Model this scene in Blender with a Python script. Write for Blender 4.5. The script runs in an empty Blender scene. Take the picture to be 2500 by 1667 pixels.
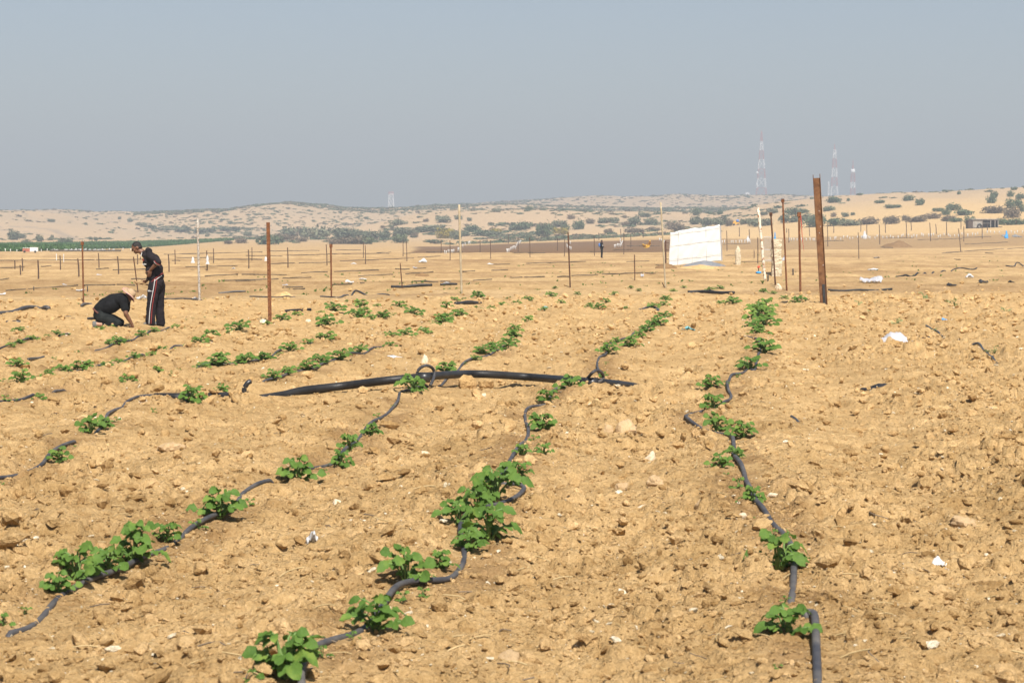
import bpy, bmesh, math, random
import numpy as np
from mathutils import Vector, Matrix, Euler

# ------------------------------------------------------------------ camera, sky, sun, exposure
scene = bpy.context.scene
COL = scene.collection
H_CAM = 1.83
F = 5000.0                       # focal length in photograph pixels
HOR = 584.0
PITCH = math.atan((833.5 - HOR) / F)
cam_d = bpy.data.cameras.new('camera')
cam = bpy.data.objects.new('camera', cam_d); COL.objects.link(cam)
cam.location = (0, 0, H_CAM)
cam.rotation_euler = (math.pi / 2 - PITCH, 0, 0)
cam_d.sensor_width = 36.0
cam_d.lens = 36.0 * F / 2500.0
cam_d.clip_start = 0.1
cam_d.clip_end = 20000
cam_d.dof.use_dof = True
cam_d.dof.focus_distance = 34.0
cam_d.dof.aperture_fstop = 9.5
scene.camera = cam

SUN_EL = math.radians(50)
SUN_AZ = math.radians(166)       # behind the camera, a little to its right
w = bpy.data.worlds.new('World'); scene.world = w; w.use_nodes = True
wn = w.node_tree.nodes; wl = w.node_tree.links
bg = wn['Background']
sky = wn.new('ShaderNodeTexSky'); sky.sky_type = 'NISHITA'; sky.sun_disc = False
sky.sun_elevation = SUN_EL; sky.sun_rotation = SUN_AZ
sky.air_density = 1.0; sky.dust_density = 1.2; sky.ozone_density = 2.5; sky.altitude = 0
tint = wn.new('ShaderNodeMix'); tint.data_type = 'RGBA'; tint.blend_type = 'MULTIPLY'; tint.inputs[0].default_value = 1.0
wl.new(sky.outputs[0], tint.inputs[6]); tint.inputs[7].default_value = (1.06, 1.0, .985, 1)   # dusty air
wl.new(tint.outputs[2], bg.inputs[0])
bg.inputs[1].default_value = 0.055
sun_d = bpy.data.lights.new('sun', 'SUN'); sun_d.energy = 4.8; sun_d.angle = math.radians(0.5)
sun_d.color = (1.0, 0.955, 0.88)
sun = bpy.data.objects.new('sun', sun_d); COL.objects.link(sun)
sdir = Vector((math.sin(SUN_AZ) * math.cos(SUN_EL), math.cos(SUN_AZ) * math.cos(SUN_EL), math.sin(SUN_EL)))
sun.rotation_euler = sdir.to_track_quat('Z', 'Y').to_euler()
sun.location = (10, -40, 60)
vs = scene.view_settings
vs.view_transform = 'Standard'; vs.look = 'None'; vs.exposure = 0.98; vs.gamma = 1.0; vs.use_curve_mapping = False
cy = scene.cycles
cy.max_bounces = 6; cy.diffuse_bounces = 3; cy.glossy_bounces = 2; cy.transmission_bounces = 3
cy.transparent_max_bounces = 8; cy.volume_bounces = 0
cy.use_denoising = True
HAZE_DENSITY = 0.00060

# ------------------------------------------------------------------ numpy noise
rng = np.random.default_rng(7)
random.seed(7)
def _hash(ix, iy, seed):
    h = ix.astype(np.uint32) * np.uint32(374761393) + iy.astype(np.uint32) * np.uint32(668265263) + np.uint32((seed * 974634777 + 12345) & 0xffffffff)
    h = (h ^ (h >> np.uint32(13))) * np.uint32(1274126177)
    h = (h ^ (h >> np.uint32(16))) * np.uint32(2246822519)
    return ((h >> np.uint32(9)) & np.uint32(0xffff)).astype(np.float32) * np.float32(1 / 65535.0)
def vnoise(x, y, seed=0):
    ix = np.floor(x); iy = np.floor(y); fx = x - ix; fy = y - iy
    ix = ix.astype(np.int32); iy = iy.astype(np.int32)
    u = fx * fx * fx * (fx * (fx * 6 - 15) + 10); v = fy * fy * fy * (fy * (fy * 6 - 15) + 10)
    a = _hash(ix, iy, seed); b = _hash(ix + 1, iy, seed); c = _hash(ix, iy + 1, seed); d = _hash(ix + 1, iy + 1, seed)
    return (a + (b - a) * u + (c - a) * v + (a - b - c + d) * u * v) * 2 - 1
def fbm(x, y, octv=4, seed=0, gain=0.5):
    s = 0; a = 1; t = 0
    for o in range(octv):
        s = s + a * vnoise(x * 2 ** o + 17.3 * o, y * 2 ** o - 9.1 * o, seed + o); t += a; a *= gain
    return s / t
def sstep(a, b, x):
    t = np.clip((x - a) / (b - a), 0, 1); return t * t * (3 - 2 * t)
def clods(x, y, s, seed, dens=0.8, steep=0.16):
    """blocky clods: max over neighbouring cells of steep-sided tilted lumps, 0..1"""
    gx = x / s; gy = y / s
    ix = np.floor(gx).astype(np.int32); iy = np.floor(gy).astype(np.int32)
    best = np.zeros_like(gx)
    for di in (-1, 0, 1):
        for dj in (-1, 0, 1):
            cx = ix + di; cyy = iy + dj
            r1 = _hash(cx, cyy, seed); r2 = _hash(cx, cyy, seed + 11); r3 = _hash(cx, cyy, seed + 23)
            r4 = _hash(cx, cyy, seed + 37); r5 = _hash(cx, cyy, seed + 51); r6 = _hash(cx, cyy, seed + 67)
            px = gx - (cx + 0.15 + 0.7 * r1); py = gy - (cyy + 0.15 + 0.7 * r2)
            ang = r3 * 6.283; ca = np.cos(ang); sa = np.sin(ang)
            qx = px * ca + py * sa; qy = (-px * sa + py * ca) * (1.0 + 0.9 * r5)
            rad = 0.22 + 0.36 * r4
            d = (np.abs(qx) ** 2.6 + np.abs(qy) ** 2.6) ** (1 / 2.6)
            k = np.clip((rad - d) / steep, 0, 1); k = k * (2 - k)
            hh = k * (0.35 + 0.65 * r6) * (1 + 0.9 * qx * (r5 - 0.3) / rad * 0.8)
            best = np.where(r1 * 0.37 + r6 * 0.63 < dens, np.maximum(best, hh), best)
    return best

# ------------------------------------------------------------------ terrain
def lerp_tab(x, tab):
    t = np.array(tab, float); return np.interp(x, t[:, 0], t[:, 1])
BASE = [(-100, 0), (0, 0), (300, 0), (450, .18), (600, .8), (750, 1.75), (900, 3.2), (1200, 5), (1600, 7), (4000, 10)]
RIDGES = [  # depth, front run, back run, crest line as (photo column, photo row)
    (780, 230, 500, [(-600, 584), (1500, 575), (1640, 556), (1760, 535), (1880, 512), (1980, 496), (2080, 486), (2180, 477), (2300, 472), (2400, 466), (2500, 459), (2700, 450), (3200, 455), (4200, 500)]),
    (960, 260, 420, [(-600, 584), (820, 572), (900, 548), (1000, 527), (1100, 512), (1200, 508), (1300, 507), (1450, 513), (1600, 516), (1750, 519), (1900, 515), (2100, 505), (2600, 500), (4000, 520)]),
    (1350, 380, 500, [(-600, 580), (150, 560), (230, 528), (300, 516), (400, 512), (500, 510), (600, 508), (660, 501), (735, 495), (800, 500), (860, 509), (950, 510), (1050, 504), (1150, 499), (1300, 500), (1600, 504), (2400, 510)]),
    (1900, 420, 500, [(-600, 560), (800, 540), (1000, 508), (1100, 499), (1200, 491), (1300, 485), (1400, 479), (1460, 477), (1520, 480), (1580, 477), (1640, 473), (1700, 474), (1760, 478), (1850, 481), (1950, 485), (2050, 489), (2200, 486), (2600, 480), (3400, 500)]),
    (1050, 330, 420, [(-900, 520), (-200, 516), (0, 514), (40, 514), (62, 519), (100, 527), (150, 534), (200, 538), (260, 542), (330, 549), (400, 560), (480, 570), (560, 576), (900, 582), (3000, 584)]),
    (1550, 300, 500, [(-900, 512), (-100, 512), (0, 513), (80, 511), (150, 514), (230, 516), (280, 521), (330, 519), (420, 520), (600, 540), (1000, 560)]),
]
PATHS = [(66, 5.0, .10), (88, 3.0, .05), (101, 2.5, .10), (118, 3.2, .14), (139, 3.5, .14), (160, 4, .16), (184, 5, .18), (212, 5, .18), (246, 6, .2), (290, 8, .22)]
def path_y(i, X):
    y0 = PATHS[i][0]
    return y0 + (0.10 if i else 0.30) * X + 1.2 * np.sin(X * 0.09 + i * 2.1) * (y0 / 100)
def field_edge(X):            # far edge of the tilled near field
    return 62 + 0.34 * X + 1.0 * np.sin(X * 0.35)
PIPE_D = 25.2
def plain(X, Y):
    return lerp_tab(Y, BASE) + sstep(210, 470, Y) * np.clip(X / 76, -.25, 2.2) * 1.9 * (np.clip(Y, 1, 900) / 400) ** 1.4
def G(X, Y, fine=True):
    X = np.asarray(X, float); Y = np.asarray(Y, float)
    z = plain(X, Y)
    hill = np.zeros_like(z)
    for k, (D, fr, bk, crest) in enumerate(RIDGES):
        c = np.array(crest, float)
        cx = (c[:, 0] - 1250) / F * D; cz = H_CAM + (HOR - c[:, 1]) / F * D
        meander = 0.10 * D * vnoise(X / 140 + k * 7, X * 0, 40 + k)
        dd = Y - D - meander * 0.6
        top = np.maximum(np.interp(X, cx, cz) - plain(X, Y * 0 + D) - .6, 0)
        sh = np.where(dd < 0, 1 - sstep(0, fr, -dd), 1 - 0.8 * sstep(0, bk, dd))
        hill = np.maximum(hill, top * sh)
    far = sstep(420, 700, Y)
    z = z + hill + far * (fbm(X / 45, Y / 60, 3, 91) * 1.1 + fbm(X / 14, Y / 18, 2, 95) * 0.35) * np.clip(hill / 6, .15, 1.4)
    if fine:
        near = 1 - sstep(150, 420, Y)
        z = z + near * (0.075 * fbm(X / 2.6, Y / 3.4, 3, 5) + 0.06 * vnoise(X / 9, Y / 11, 8))
        tilled = 1 - sstep(-1.5, 1.5, Y - field_edge(X))
        ph = (X - 0.105 * Y - 0.35) / 2.12
        row = np.cos(ph * 2 * np.pi)
        z = z + tilled * 0.055 * row
        z = z + tilled * 0.07 * np.exp(-((Y - PIPE_D - 0.07 * X + .3) / 0.55) ** 2) * sstep(-5.5, -3.0, X) * (1 - sstep(2.6, 4.0, X)) * (0.7 + .5 * vnoise(X / .8, Y / .8, 71))
        for i, (y0, wd, hh) in enumerate(PATHS):
            d = (Y - path_y(i, X)) / wd
            z = z + hh * np.exp(-d * d) * (0.8 + 0.4 * vnoise(X / 5, Y / 40, 60 + i))
        mid = sstep(64, 74, Y) * (1 - sstep(240, 330, Y))
        z = z + mid * 0.15 * np.sin(Y * 1.35 - 0.12 * X + 2 * vnoise(X / 12, Y / 9, 77)) * np.exp(-np.clip(Y - 60, 0, 400) / 160)
        # plough humps and a lump of sand at the field edge
        z = z + 0.42 * np.exp(-((X + 8.35) ** 2 / 0.16 + (Y - 72.4) ** 2 / 1.2))
    return z
def Gs(x, y): return float(G(np.array([x]), np.array([y]))[0])

_ct, _st = math.cos(PITCH), math.sin(PITCH)
def ray(x, y):
    a = (x - 1250) / F; b = (833.5 - y) / F
    d = np.array([a, _ct + b * _st, -_st + b * _ct]); return d / d[1]
TS_ALL = np.geomspace(60, 3200, 900)
def at(x, y):
    """ground point seen at photograph pixel (x, y)"""
    d = ray(x, y)
    if y > 645:
        t0 = F * H_CAM / (y - HOR); TS = np.linspace(t0 * .62, t0 * 1.25, 110)
    else: TS = TS_ALL
    f = H_CAM + d[2] * TS - G(d[0] * TS, TS)
    idx = np.where(f <= 0)[0]
    if len(idx) == 0:
        t = 700.0
        if y < 600: t = float(TS[np.argmin(f)])
    else:
        i = max(idx[0], 1); t0, t1 = TS[i - 1], TS[i]; f0, f1 = f[i - 1], f[i]
        t = t0 + (t1 - t0) * f0 / (f0 - f1 + 1e-12)
    return Vector((d[0] * t, t, Gs(d[0] * t, t)))
def at_depth(x, y, D):
    d = ray(x, y); return Vector((d[0] * D, D, H_CAM + d[2] * D))
def scale_at(D): return D / F      # metres per photograph pixel

# ------------------------------------------------------------------ materials
MATS = {}
def new_mat(name):
    m = bpy.data.materials.new(name); m.use_nodes = True; MATS[name] = m
    nt = m.node_tree; return m, nt, nt.nodes['Principled BSDF']
def ramp(nt, fac, stops):
    r = nt.nodes.new('ShaderNodeValToRGB')
    while len(r.color_ramp.elements) < len(stops): r.color_ramp.elements.new(0.5)
    for e, (p, c) in zip(r.color_ramp.elements, stops):
        e.position = p; e.color = (*c, 1)
    nt.links.new(fac, r.inputs[0]); return r.outputs[0]
def noise_node(nt, vec, scale, detail=4, rough=0.55):
    n = nt.nodes.new('ShaderNodeTexNoise'); n.inputs['Scale'].default_value = scale
    n.inputs['Detail'].default_value = detail; n.inputs['Roughness'].default_value = rough
    if vec is not None: nt.links.new(vec, n.inputs['Vector'])
    return n.outputs[0]
def mixc(nt, fac, a, b, mode='MIX'):
    m = nt.nodes.new('ShaderNodeMix'); m.data_type = 'RGBA'; m.blend_type = mode
    for v, i in ((fac, 0), (a, 6), (b, 7)):
        if hasattr(v, 'is_linked'): nt.links.new(v, m.inputs[i])
        elif isinstance(v, (int, float)): m.inputs[i].default_value = v
        else: m.inputs[i].default_value = (*v, 1)
    return m.outputs[2]
def bump(nt, bs, height, strength, dist):
    b = nt.nodes.new('ShaderNodeBump'); b.inputs['Strength'].default_value = strength; b.inputs['Distance'].default_value = dist
    nt.links.new(height, b.inputs['Height']); nt.links.new(b.outputs[0], bs.inputs['Normal'])
def mat(name, c1, c2=None, scale=8, rough=0.7, spec=0.3, bmp=0.0, bscale=30, metal=0, coord='Object', stops=(.35, .65)):
    m, nt, bs = new_mat(name)
    bs.inputs['Roughness'].default_value = rough; bs.inputs['Specular IOR Level'].default_value = spec; bs.inputs['Metallic'].default_value = metal
    tc = nt.nodes.new('ShaderNodeTexCoord'); v = tc.outputs[coord]
    n = noise_node(nt, v, scale, 5, .6)
    col = ramp(nt, n, [(stops[0], c1), (stops[1], c2 or c1)])
    nt.links.new(col, bs.inputs['Base Color'])
    if bmp: bump(nt, bs, noise_node(nt, v, bscale, 4), bmp, 0.02)
    return m
SAND = (0.575, 0.380, 0.172)
def soil_material(name, use_attr=True, tint=(1, 1, 1), clod=False):
    m, nt, bs = new_mat(name)
    bs.inputs['Roughness'].default_value = 0.95; bs.inputs['Specular IOR Level'].default_value = 0.08
    geo = nt.nodes.new('ShaderNodeNewGeometry'); pos = geo.outputs['Position']
    n1 = noise_node(nt, pos, 1.1, 5, .6); n2 = noise_node(nt, pos, 7.0, 6, .65); n3 = noise_node(nt, pos, 60, 4, .7)
    if use_attr:
        at_ = nt.nodes.new('ShaderNodeAttribute'); at_.attribute_name = 'soil'; base = at_.outputs['Color']
    else:
        rgb = nt.nodes.new('ShaderNodeRGB'); rgb.outputs[0].default_value = (SAND[0] * tint[0], SAND[1] * tint[1], SAND[2] * tint[2], 1); base = rgb.outputs[0]
    c = mixc(nt, 1.0, base, ramp(nt, n1, [(.32, (.80, .775, .73)), (.66, (1.12, 1.13, 1.16))]), 'MULTIPLY')
    c = mixc(nt, 1.0, c, ramp(nt, n2, [(.30, (.74, .69, .62)), (.5, (1, 1, 1)), (.74, (1.16, 1.18, 1.24))]), 'MULTIPLY')
    c = mixc(nt, 1.0, c, ramp(nt, n3, [(.30, (.80, .77, .72)), (.52, (1, 1, 1)), (.72, (1.22, 1.25, 1.34))]), 'MULTIPLY')
    if clod:
        oi = nt.nodes.new('ShaderNodeObjectInfo')
        c = mixc(nt, 1.0, c, ramp(nt, oi.outputs['Random'], [(0.0, (.80, .76, .70)), (.5, (1, 1, 1)), (1.0, (1.16, 1.17, 1.22))]), 'MULTIPLY')
    nt.links.new(c, bs.inputs['Base Color'])
    ad = nt.nodes.new('ShaderNodeMath'); ad.operation = 'ADD'
    nt.links.new(noise_node(nt, pos, 32, 6, .7), ad.inputs[0]); nt.links.new(n2, ad.inputs[1])
    bump(nt, bs, ad.outputs[0], 1.0, 0.055)
    return m
soil_material('soil'); soil_material('clod_soil', False, (1, 1, 1), True)
soil_material('pale_chip', False, (1.5, 2.0, 3.2), True)
soil_material('brown_chip', False, (.62, .58, .52), True)

def leaf_mat(name, a, b, trans, tmix=0.42, rough=.5):
    m, nt, bs = new_mat(name)
    oi = nt.nodes.new('ShaderNodeObjectInfo'); geo = nt.nodes.new('ShaderNodeNewGeometry')
    n = noise_node(nt, geo.outputs['Position'], 14, 3)
    ad = nt.nodes.new('ShaderNodeMath'); ad.operation = 'MULTIPLY_ADD'; ad.inputs[1].default_value = .45
    nt.links.new(oi.outputs['Random'], ad.inputs[0]); nt.links.new(n, ad.inputs[2])
    c = ramp(nt, ad.outputs[0], [(.35, a), (.86, b), (1.0, tuple(q * 1.25 + .03 * (i == 0) for i, q in enumerate(b)))])
    nt.links.new(c, bs.inputs['Base Color']); bs.inputs['Roughness'].default_value = rough; bs.inputs['Specular IOR Level'].default_value = .18
    bump(nt, bs, noise_node(nt, geo.outputs['Position'], 70, 3), .55, .012)
    tr = nt.nodes.new('ShaderNodeBsdfTranslucent'); tr.inputs[0].default_value = (*trans, 1)
    mx = nt.nodes.new('ShaderNodeMixShader'); mx.inputs[0].default_value = tmix
    nt.links.new(bs.outputs[0], mx.inputs[1]); nt.links.new(tr.outputs[0], mx.inputs[2])
    nt.links.new(mx.outputs[0], nt.nodes['Material Output'].inputs[0])
    return m
leaf_mat('leaf', (.055, .115, .020), (.105, .185, .035), (.14, .25, .03), .3, .6)
leaf_mat('wilted_leaf', (.20, .24, .10), (.34, .34, .16), (.3, .34, .12))
leaf_mat('shrub_grey', (.105, .120, .068), (.18, .19, .115), (.10, .12, .05), .25, .8)
leaf_mat('shrub_dark', (.068, .098, .048), (.125, .155, .08), (.05, .09, .03), .25, .8)
leaf_mat('shrub_brown', (.13, .10, .062), (.22, .17, .11), (.12, .09, .05), .2, .85)
leaf_mat('shrub_yellow', (.26, .20, .03), (.36, .29, .05), (.3, .24, .04), .3, .8)
leaf_mat('crop', (.040, .100, .030), (.075, .150, .045), (.08, .16, .03), .3, .7)
leaf_mat('dry_grass', (.42, .30, .14), (.55, .42, .22), (.4, .3, .15), .3, .8)
mat('stem', (.10, .19, .05), (.16, .22, .07), 20)
mat('twig', (.10, .075, .05), (.16, .12, .08), 6)
mat('grey_tube', (.040, .040, .046), (.125, .112, .098), 3.5, .6, .3, .2, 40, stops=(.42, .74))
mat('black_tube', (.012, .012, .013), (.030, .029, .028), 5, .38, .5)
mat('pipe_black', (.010, .010, .011), (.024, .023, .022), 3, .48, .3, .25, 30)
mat('far_tube', (.035, .030, .026), (.15, .115, .075), .9, .7, .2)
mat('rust', (.085, .032, .014), (.19, .075, .028), 9, .85, .2, .5, 40)
mat('rust_brown', (.085, .036, .016), (.19, .092, .038), 5, .8, .2, .4, 40)
mat('rust_dark', (.045, .022, .015), (.11, .05, .026), 9, .85, .2, .4, 40)
mat('white_paint_rust', (.62, .57, .46), (.27, .13, .055), 9, .7, .3, .4, 30, stops=(.50, .60))
mat('pale_wood', (.40, .34, .235), (.28, .22, .14), 6, .8, .2, .5, 30)
mat('white_peeling', (.42, .39, .34), (.16, .12, .09), 30, .75, .2, .4, 30, stops=(.47, .58))
mat('far_post', (.060, .040, .030), (.12, .075, .05), 3, .85, .2)
mat('white_pvc', (.62, .62, .60), (.52, .51, .49), 5, .5, .4)
mat('stone_pale', (.60, .47, .31), (.72, .61, .45), 9, .9, .1, .6, 25)
mat('stone_tan', (.52, .35, .18), (.60, .43, .25), 9, .92, .1, .8, 25)
mat('stone_dark', (.10, .085, .075), (.16, .14, .12), 9, .8, .2, .5, 25)
mat('plaster', (.50, .43, .31), (.30, .23, .14), 7, .9, .1, .8, 16, stops=(.5, .66))
mat('black_film', (.012, .012, .013), (.03, .03, .032), 9, .4, .5)
mat('grey_film', (.15, .155, .16), (.22, .22, .225), 6, .5, .4)
mat('dark_soil', (.16, .095, .045), (.22, .135, .065), 4, .95, .05, .8, 14)
mat('skin', (.125, .058, .032), (.165, .08, .045), 12, .5, .35)
mat('pale_skin', (.42, .25, .17), (.46, .28, .20), 12, .5, .35)
mat('hair', (.010, .008, .007), (.02, .017, .015), 60, .5, .3, .5, 200)
mat('cloth_black', (.004, .004, .0045), (.009, .009, .010), 8, .9, .15, .3, 18)
mat('cloth_plum', (.009, .007, .0085), (.019, .0145, .017), 8, .9, .15, .3, 18)
mat('jeans_dark', (.006, .0075, .0072), (.017, .019, .018), 9, .9, .15, .3, 18)
mat('stripe_white', (.52, .51, .50)); mat('stripe_red', (.17, .018, .015), (.20, .025, .02))
mat('hat_tan', (.34, .235, .14), (.40, .285, .175), 8, .9, .1); mat('hat_pink', (.55, .28, .27), (.60, .34, .32), 8, .9, .1)
mat('shoe', (.10, .10, .095), (.15, .15, .14), 8, .7, .3)
mat('brown_belt', (.10, .035, .025), (.14, .05, .035))
mat('tool_wood', (.26, .16, .07), (.36, .23, .11), 14, .8)
mat('tower_red', (.42, .14, .12), (.46, .16, .14), 1); mat('tower_white', (.82, .82, .82))
mat('blue_plastic', (.03, .25, .62), (.05, .33, .72), 6, .4, .5); mat('red_plastic', (.62, .06, .02), (.7, .09, .03), 6, .4, .5)
mat('yellow_plastic', (.70, .42, .03), (.75, .48, .06), 4, .5, .4); mat('machine_yellow', (.70, .36, .03), (.6, .3, .03), 2, .5, .4)
mat('machine_blue', (.06, .14, .38), (.09, .18, .42), 2, .5, .4); mat('tyre', (.02, .02, .02), (.04, .037, .033), 5, .9)
mat('shack_dark', (.045, .03, .022), (.09, .06, .04), 2, .9); mat('shack_pale', (.22, .20, .17), (.34, .31, .27), 2, .8)
mat('hull_white', (.6, .58, .55), (.7, .68, .66), 1.5, .7); mat('rust_red', (.3, .10, .06), (.4, .15, .09), 1.5, .8)
mat('far_wall', (.7, .68, .66), (.74, .72, .7), .3); mat('window_dark', (.04, .045, .05), (.07, .07, .08), 1, .3)
mat('steel_wire', (.36, .345, .32), (.46, .44, .41), 4, .6, .3); mat('strap_red', (.45, .05, .03), (.52, .09, .05), 5, .7)

def film_mat(name, col, tcol, tmix, transp):
    m, nt, bs = new_mat(name)
    bs.inputs['Base Color'].default_value = (*col, 1); bs.inputs['Roughness'].default_value = .35; bs.inputs['Specular IOR Level'].default_value = .5
    geo = nt.nodes.new('ShaderNodeNewGeometry'); bump(nt, bs, noise_node(nt, geo.outputs['Position'], 9, 5), .6, .05)
    tr = nt.nodes.new('ShaderNodeBsdfTranslucent'); tr.inputs[0].default_value = (*tcol, 1)
    tp = nt.nodes.new('ShaderNodeBsdfTransparent')
    m1 = nt.nodes.new('ShaderNodeMixShader'); m1.inputs[0].default_value = tmix
    m2 = nt.nodes.new('ShaderNodeMixShader'); m2.inputs[0].default_value = transp
    nt.links.new(bs.outputs[0], m1.inputs[1]); nt.links.new(tr.outputs[0], m1.inputs[2])
    nt.links.new(m1.outputs[0], m2.inputs[1]); nt.links.new(tp.outputs[0], m2.inputs[2])
    nt.links.new(m2.outputs[0], nt.nodes['Material Output'].inputs[0])
film_mat('white_sheet', (.74, .74, .715), (.8, .79, .75), .3, .0)
for nd in MATS['white_sheet'].node_tree.nodes:
    if nd.type == 'BUMP': nd.inputs['Strength'].default_value = .15
film_mat('clear_film', (.75, .76, .80), (.7, .7, .74), .5, .30)
film_mat('white_film', (.80, .80, .80), (.75, .75, .75), .45, .0)
film_mat('cyan_film', (.30, .62, .66), (.3, .6, .62), .4, .05)
film_mat('blue_film', (.12, .42, .75), (.1, .4, .75), .4, .0)
film_mat('yellow_film', (.75, .45, .04), (.75, .45, .04), .4, .0)

# ------------------------------------------------------------------ object helpers
def tag(o, label=None, cat=None, group=None, kind=None):
    if label: o['label'] = label
    if cat: o['category'] = cat
    if group: o['group'] = group
    if kind: o['kind'] = kind
    return o
def link(name, me, m=None, parent=None):
    if m is not None: me.materials.append(MATS[m] if isinstance(m, str) else m)
    o = bpy.data.objects.new(name, me); COL.objects.link(o)
    if parent is not None: o.parent = parent
    return o
def empty(name, loc=(0, 0, 0), rz=0):
    o = bpy.data.objects.new(name, None); COL.objects.link(o); o.location = loc; o.rotation_euler = (0, 0, rz); o.empty_display_size = .1
    return o
def me_from(name, vs, fs, smooth=False):
    me = bpy.data.meshes.new(name); me.from_pydata([tuple(v) for v in vs], [], fs); me.update()
    if smooth:
        me.polygons.foreach_set('use_smooth', [True] * len(me.polygons))
    return me
class MB:
    def __init__(s): s.v = []; s.f = []
    def box(s, c, size, rot=None):
        n = len(s.v); M = rot if rot is not None else Matrix.Identity(3)
        for dx in (-.5, .5):
            for dy in (-.5, .5):
                for dz in (-.5, .5):
                    p = M @ Vector((dx * size[0], dy * size[1], dz * size[2])); s.v.append(Vector(c) + p)
        for q in ((0, 1, 3, 2), (4, 6, 7, 5), (0, 4, 5, 1), (2, 3, 7, 6), (0, 2, 6, 4), (1, 5, 7, 3)): s.f.append(tuple(n + i for i in q))
        return s
    def tube(s, pts, rad, seg=8, cap=True, flat=1.0):
        pts = [Vector(p) for p in pts]; N = len(pts); n0 = len(s.v)
        rr = rad if hasattr(rad, '__len__') else [rad] * N
        up = Vector((0, 0, 1))
        for i in range(N):
            t = (pts[min(i + 1, N - 1)] - pts[max(i - 1, 0)])
            t = t.normalized() if t.length > 1e-9 else Vector((0, 1, 0))
            a = up if abs(t.z) < .92 else Vector((1, 0, 0))
            s1 = t.cross(a).normalized(); s2 = s1.cross(t).normalized()
            for k in range(seg):
                an = 2 * math.pi * k / seg
                s.v.append(pts[i] + s1 * (math.cos(an) * rr[i]) + s2 * (math.sin(an) * rr[i] * flat))
        for i in range(N - 1):
            for k in range(seg):
                a = n0 + i * seg + k; b = n0 + i * seg + (k + 1) % seg
                s.f.append((a, b, b + seg, a + seg))
        if cap:
            s.f.append(tuple(n0 + k for k in range(seg - 1, -1, -1))); s.f.append(tuple(n0 + (N - 1) * seg + k for k in range(seg)))
        return s
    def build(s, name, m, parent=None, smooth=False):
        return link(name, me_from(name, s.v, s.f, smooth), m, parent)
def catmull(pts, n=6):
    pts = [Vector(p) for p in pts]; out = []
    for i in range(len(pts) - 1):
        p0 = pts[max(i - 1, 0)]; p1 = pts[i]; p2 = pts[i + 1]; p3 = pts[min(i + 2, len(pts) - 1)]
        for k in range(n):
            t = k / n
            out.append(0.5 * ((2 * p1) + (p2 - p0) * t + (2 * p0 - 5 * p1 + 4 * p2 - p3) * t * t + (-p0 + 3 * p1 - 3 * p2 + p3) * t ** 3))
    out.append(pts[-1]); return out
def ordinal(n):
    names = ['', 'first', 'second', 'third', 'fourth', 'fifth', 'sixth', 'seventh', 'eighth', 'ninth', 'tenth', 'eleventh', 'twelfth', 'thirteenth', 'fourteenth', 'fifteenth', 'sixteenth', 'seventeenth', 'eighteenth', 'nineteenth', 'twentieth']
    if n <= 20: return names[n]
    s = 'th' if 10 <= n % 100 <= 20 else {1: 'st', 2: 'nd', 3: 'rd'}.get(n % 10, 'th')
    return f'{n}{s}'
def scatter(name, P, R, S, idx, coll, label, cat=None):
    me = bpy.data.meshes.new(name); n = len(P); me.vertices.add(n)
    me.vertices.foreach_set('co', np.asarray(P, np.float32).ravel())
    for nm, ty, arr in (('rot', 'FLOAT_VECTOR', R), ('scl', 'FLOAT_VECTOR', S)):
        a = me.attributes.new(nm, ty, 'POINT'); a.data.foreach_set('vector', np.asarray(arr, np.float32).ravel())
    a = me.attributes.new('pick', 'INT', 'POINT'); a.data.foreach_set('value', np.asarray(idx, np.int32))
    o = link(name, me)
    ng = bpy.data.node_groups.new(name + '_nodes', 'GeometryNodeTree')
    ng.interface.new_socket('Geometry', in_out='INPUT', socket_type='NodeSocketGeometry')
    ng.interface.new_socket('Geometry', in_out='OUTPUT', socket_type='NodeSocketGeometry')
    N = ng.nodes; L = ng.links
    gi = N.new('NodeGroupInput'); go = N.new('NodeGroupOutput')
    m2p = N.new('GeometryNodeMeshToPoints'); iop = N.new('GeometryNodeInstanceOnPoints')
    ci = N.new('GeometryNodeCollectionInfo'); ci.inputs['Collection'].default_value = coll
    ci.inputs['Separate Children'].default_value = True; ci.inputs['Reset Children'].default_value = True
    def attr(nm, ty):
        q = N.new('GeometryNodeInputNamedAttribute'); q.data_type = ty; q.inputs['Name'].default_value = nm; return q.outputs['Attribute']
    e2r = N.new('FunctionNodeEulerToRotation')
    L.new(gi.outputs[0], m2p.inputs[0]); L.new(m2p.outputs[0], iop.inputs['Points']); L.new(ci.outputs[0], iop.inputs['Instance'])
    iop.inputs['Pick Instance'].default_value = True
    L.new(attr('pick', 'INT'), iop.inputs['Instance Index']); L.new(attr('rot', 'FLOAT_VECTOR'), e2r.inputs[0])
    L.new(e2r.outputs[0], iop.inputs['Rotation']); L.new(attr('scl', 'FLOAT_VECTOR'), iop.inputs['Scale'])
    L.new(iop.outputs[0], go.inputs[0])
    md = o.modifiers.new('scatter', 'NODES'); md.node_group = ng
    return tag(o, label, cat, None, 'stuff')
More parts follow.
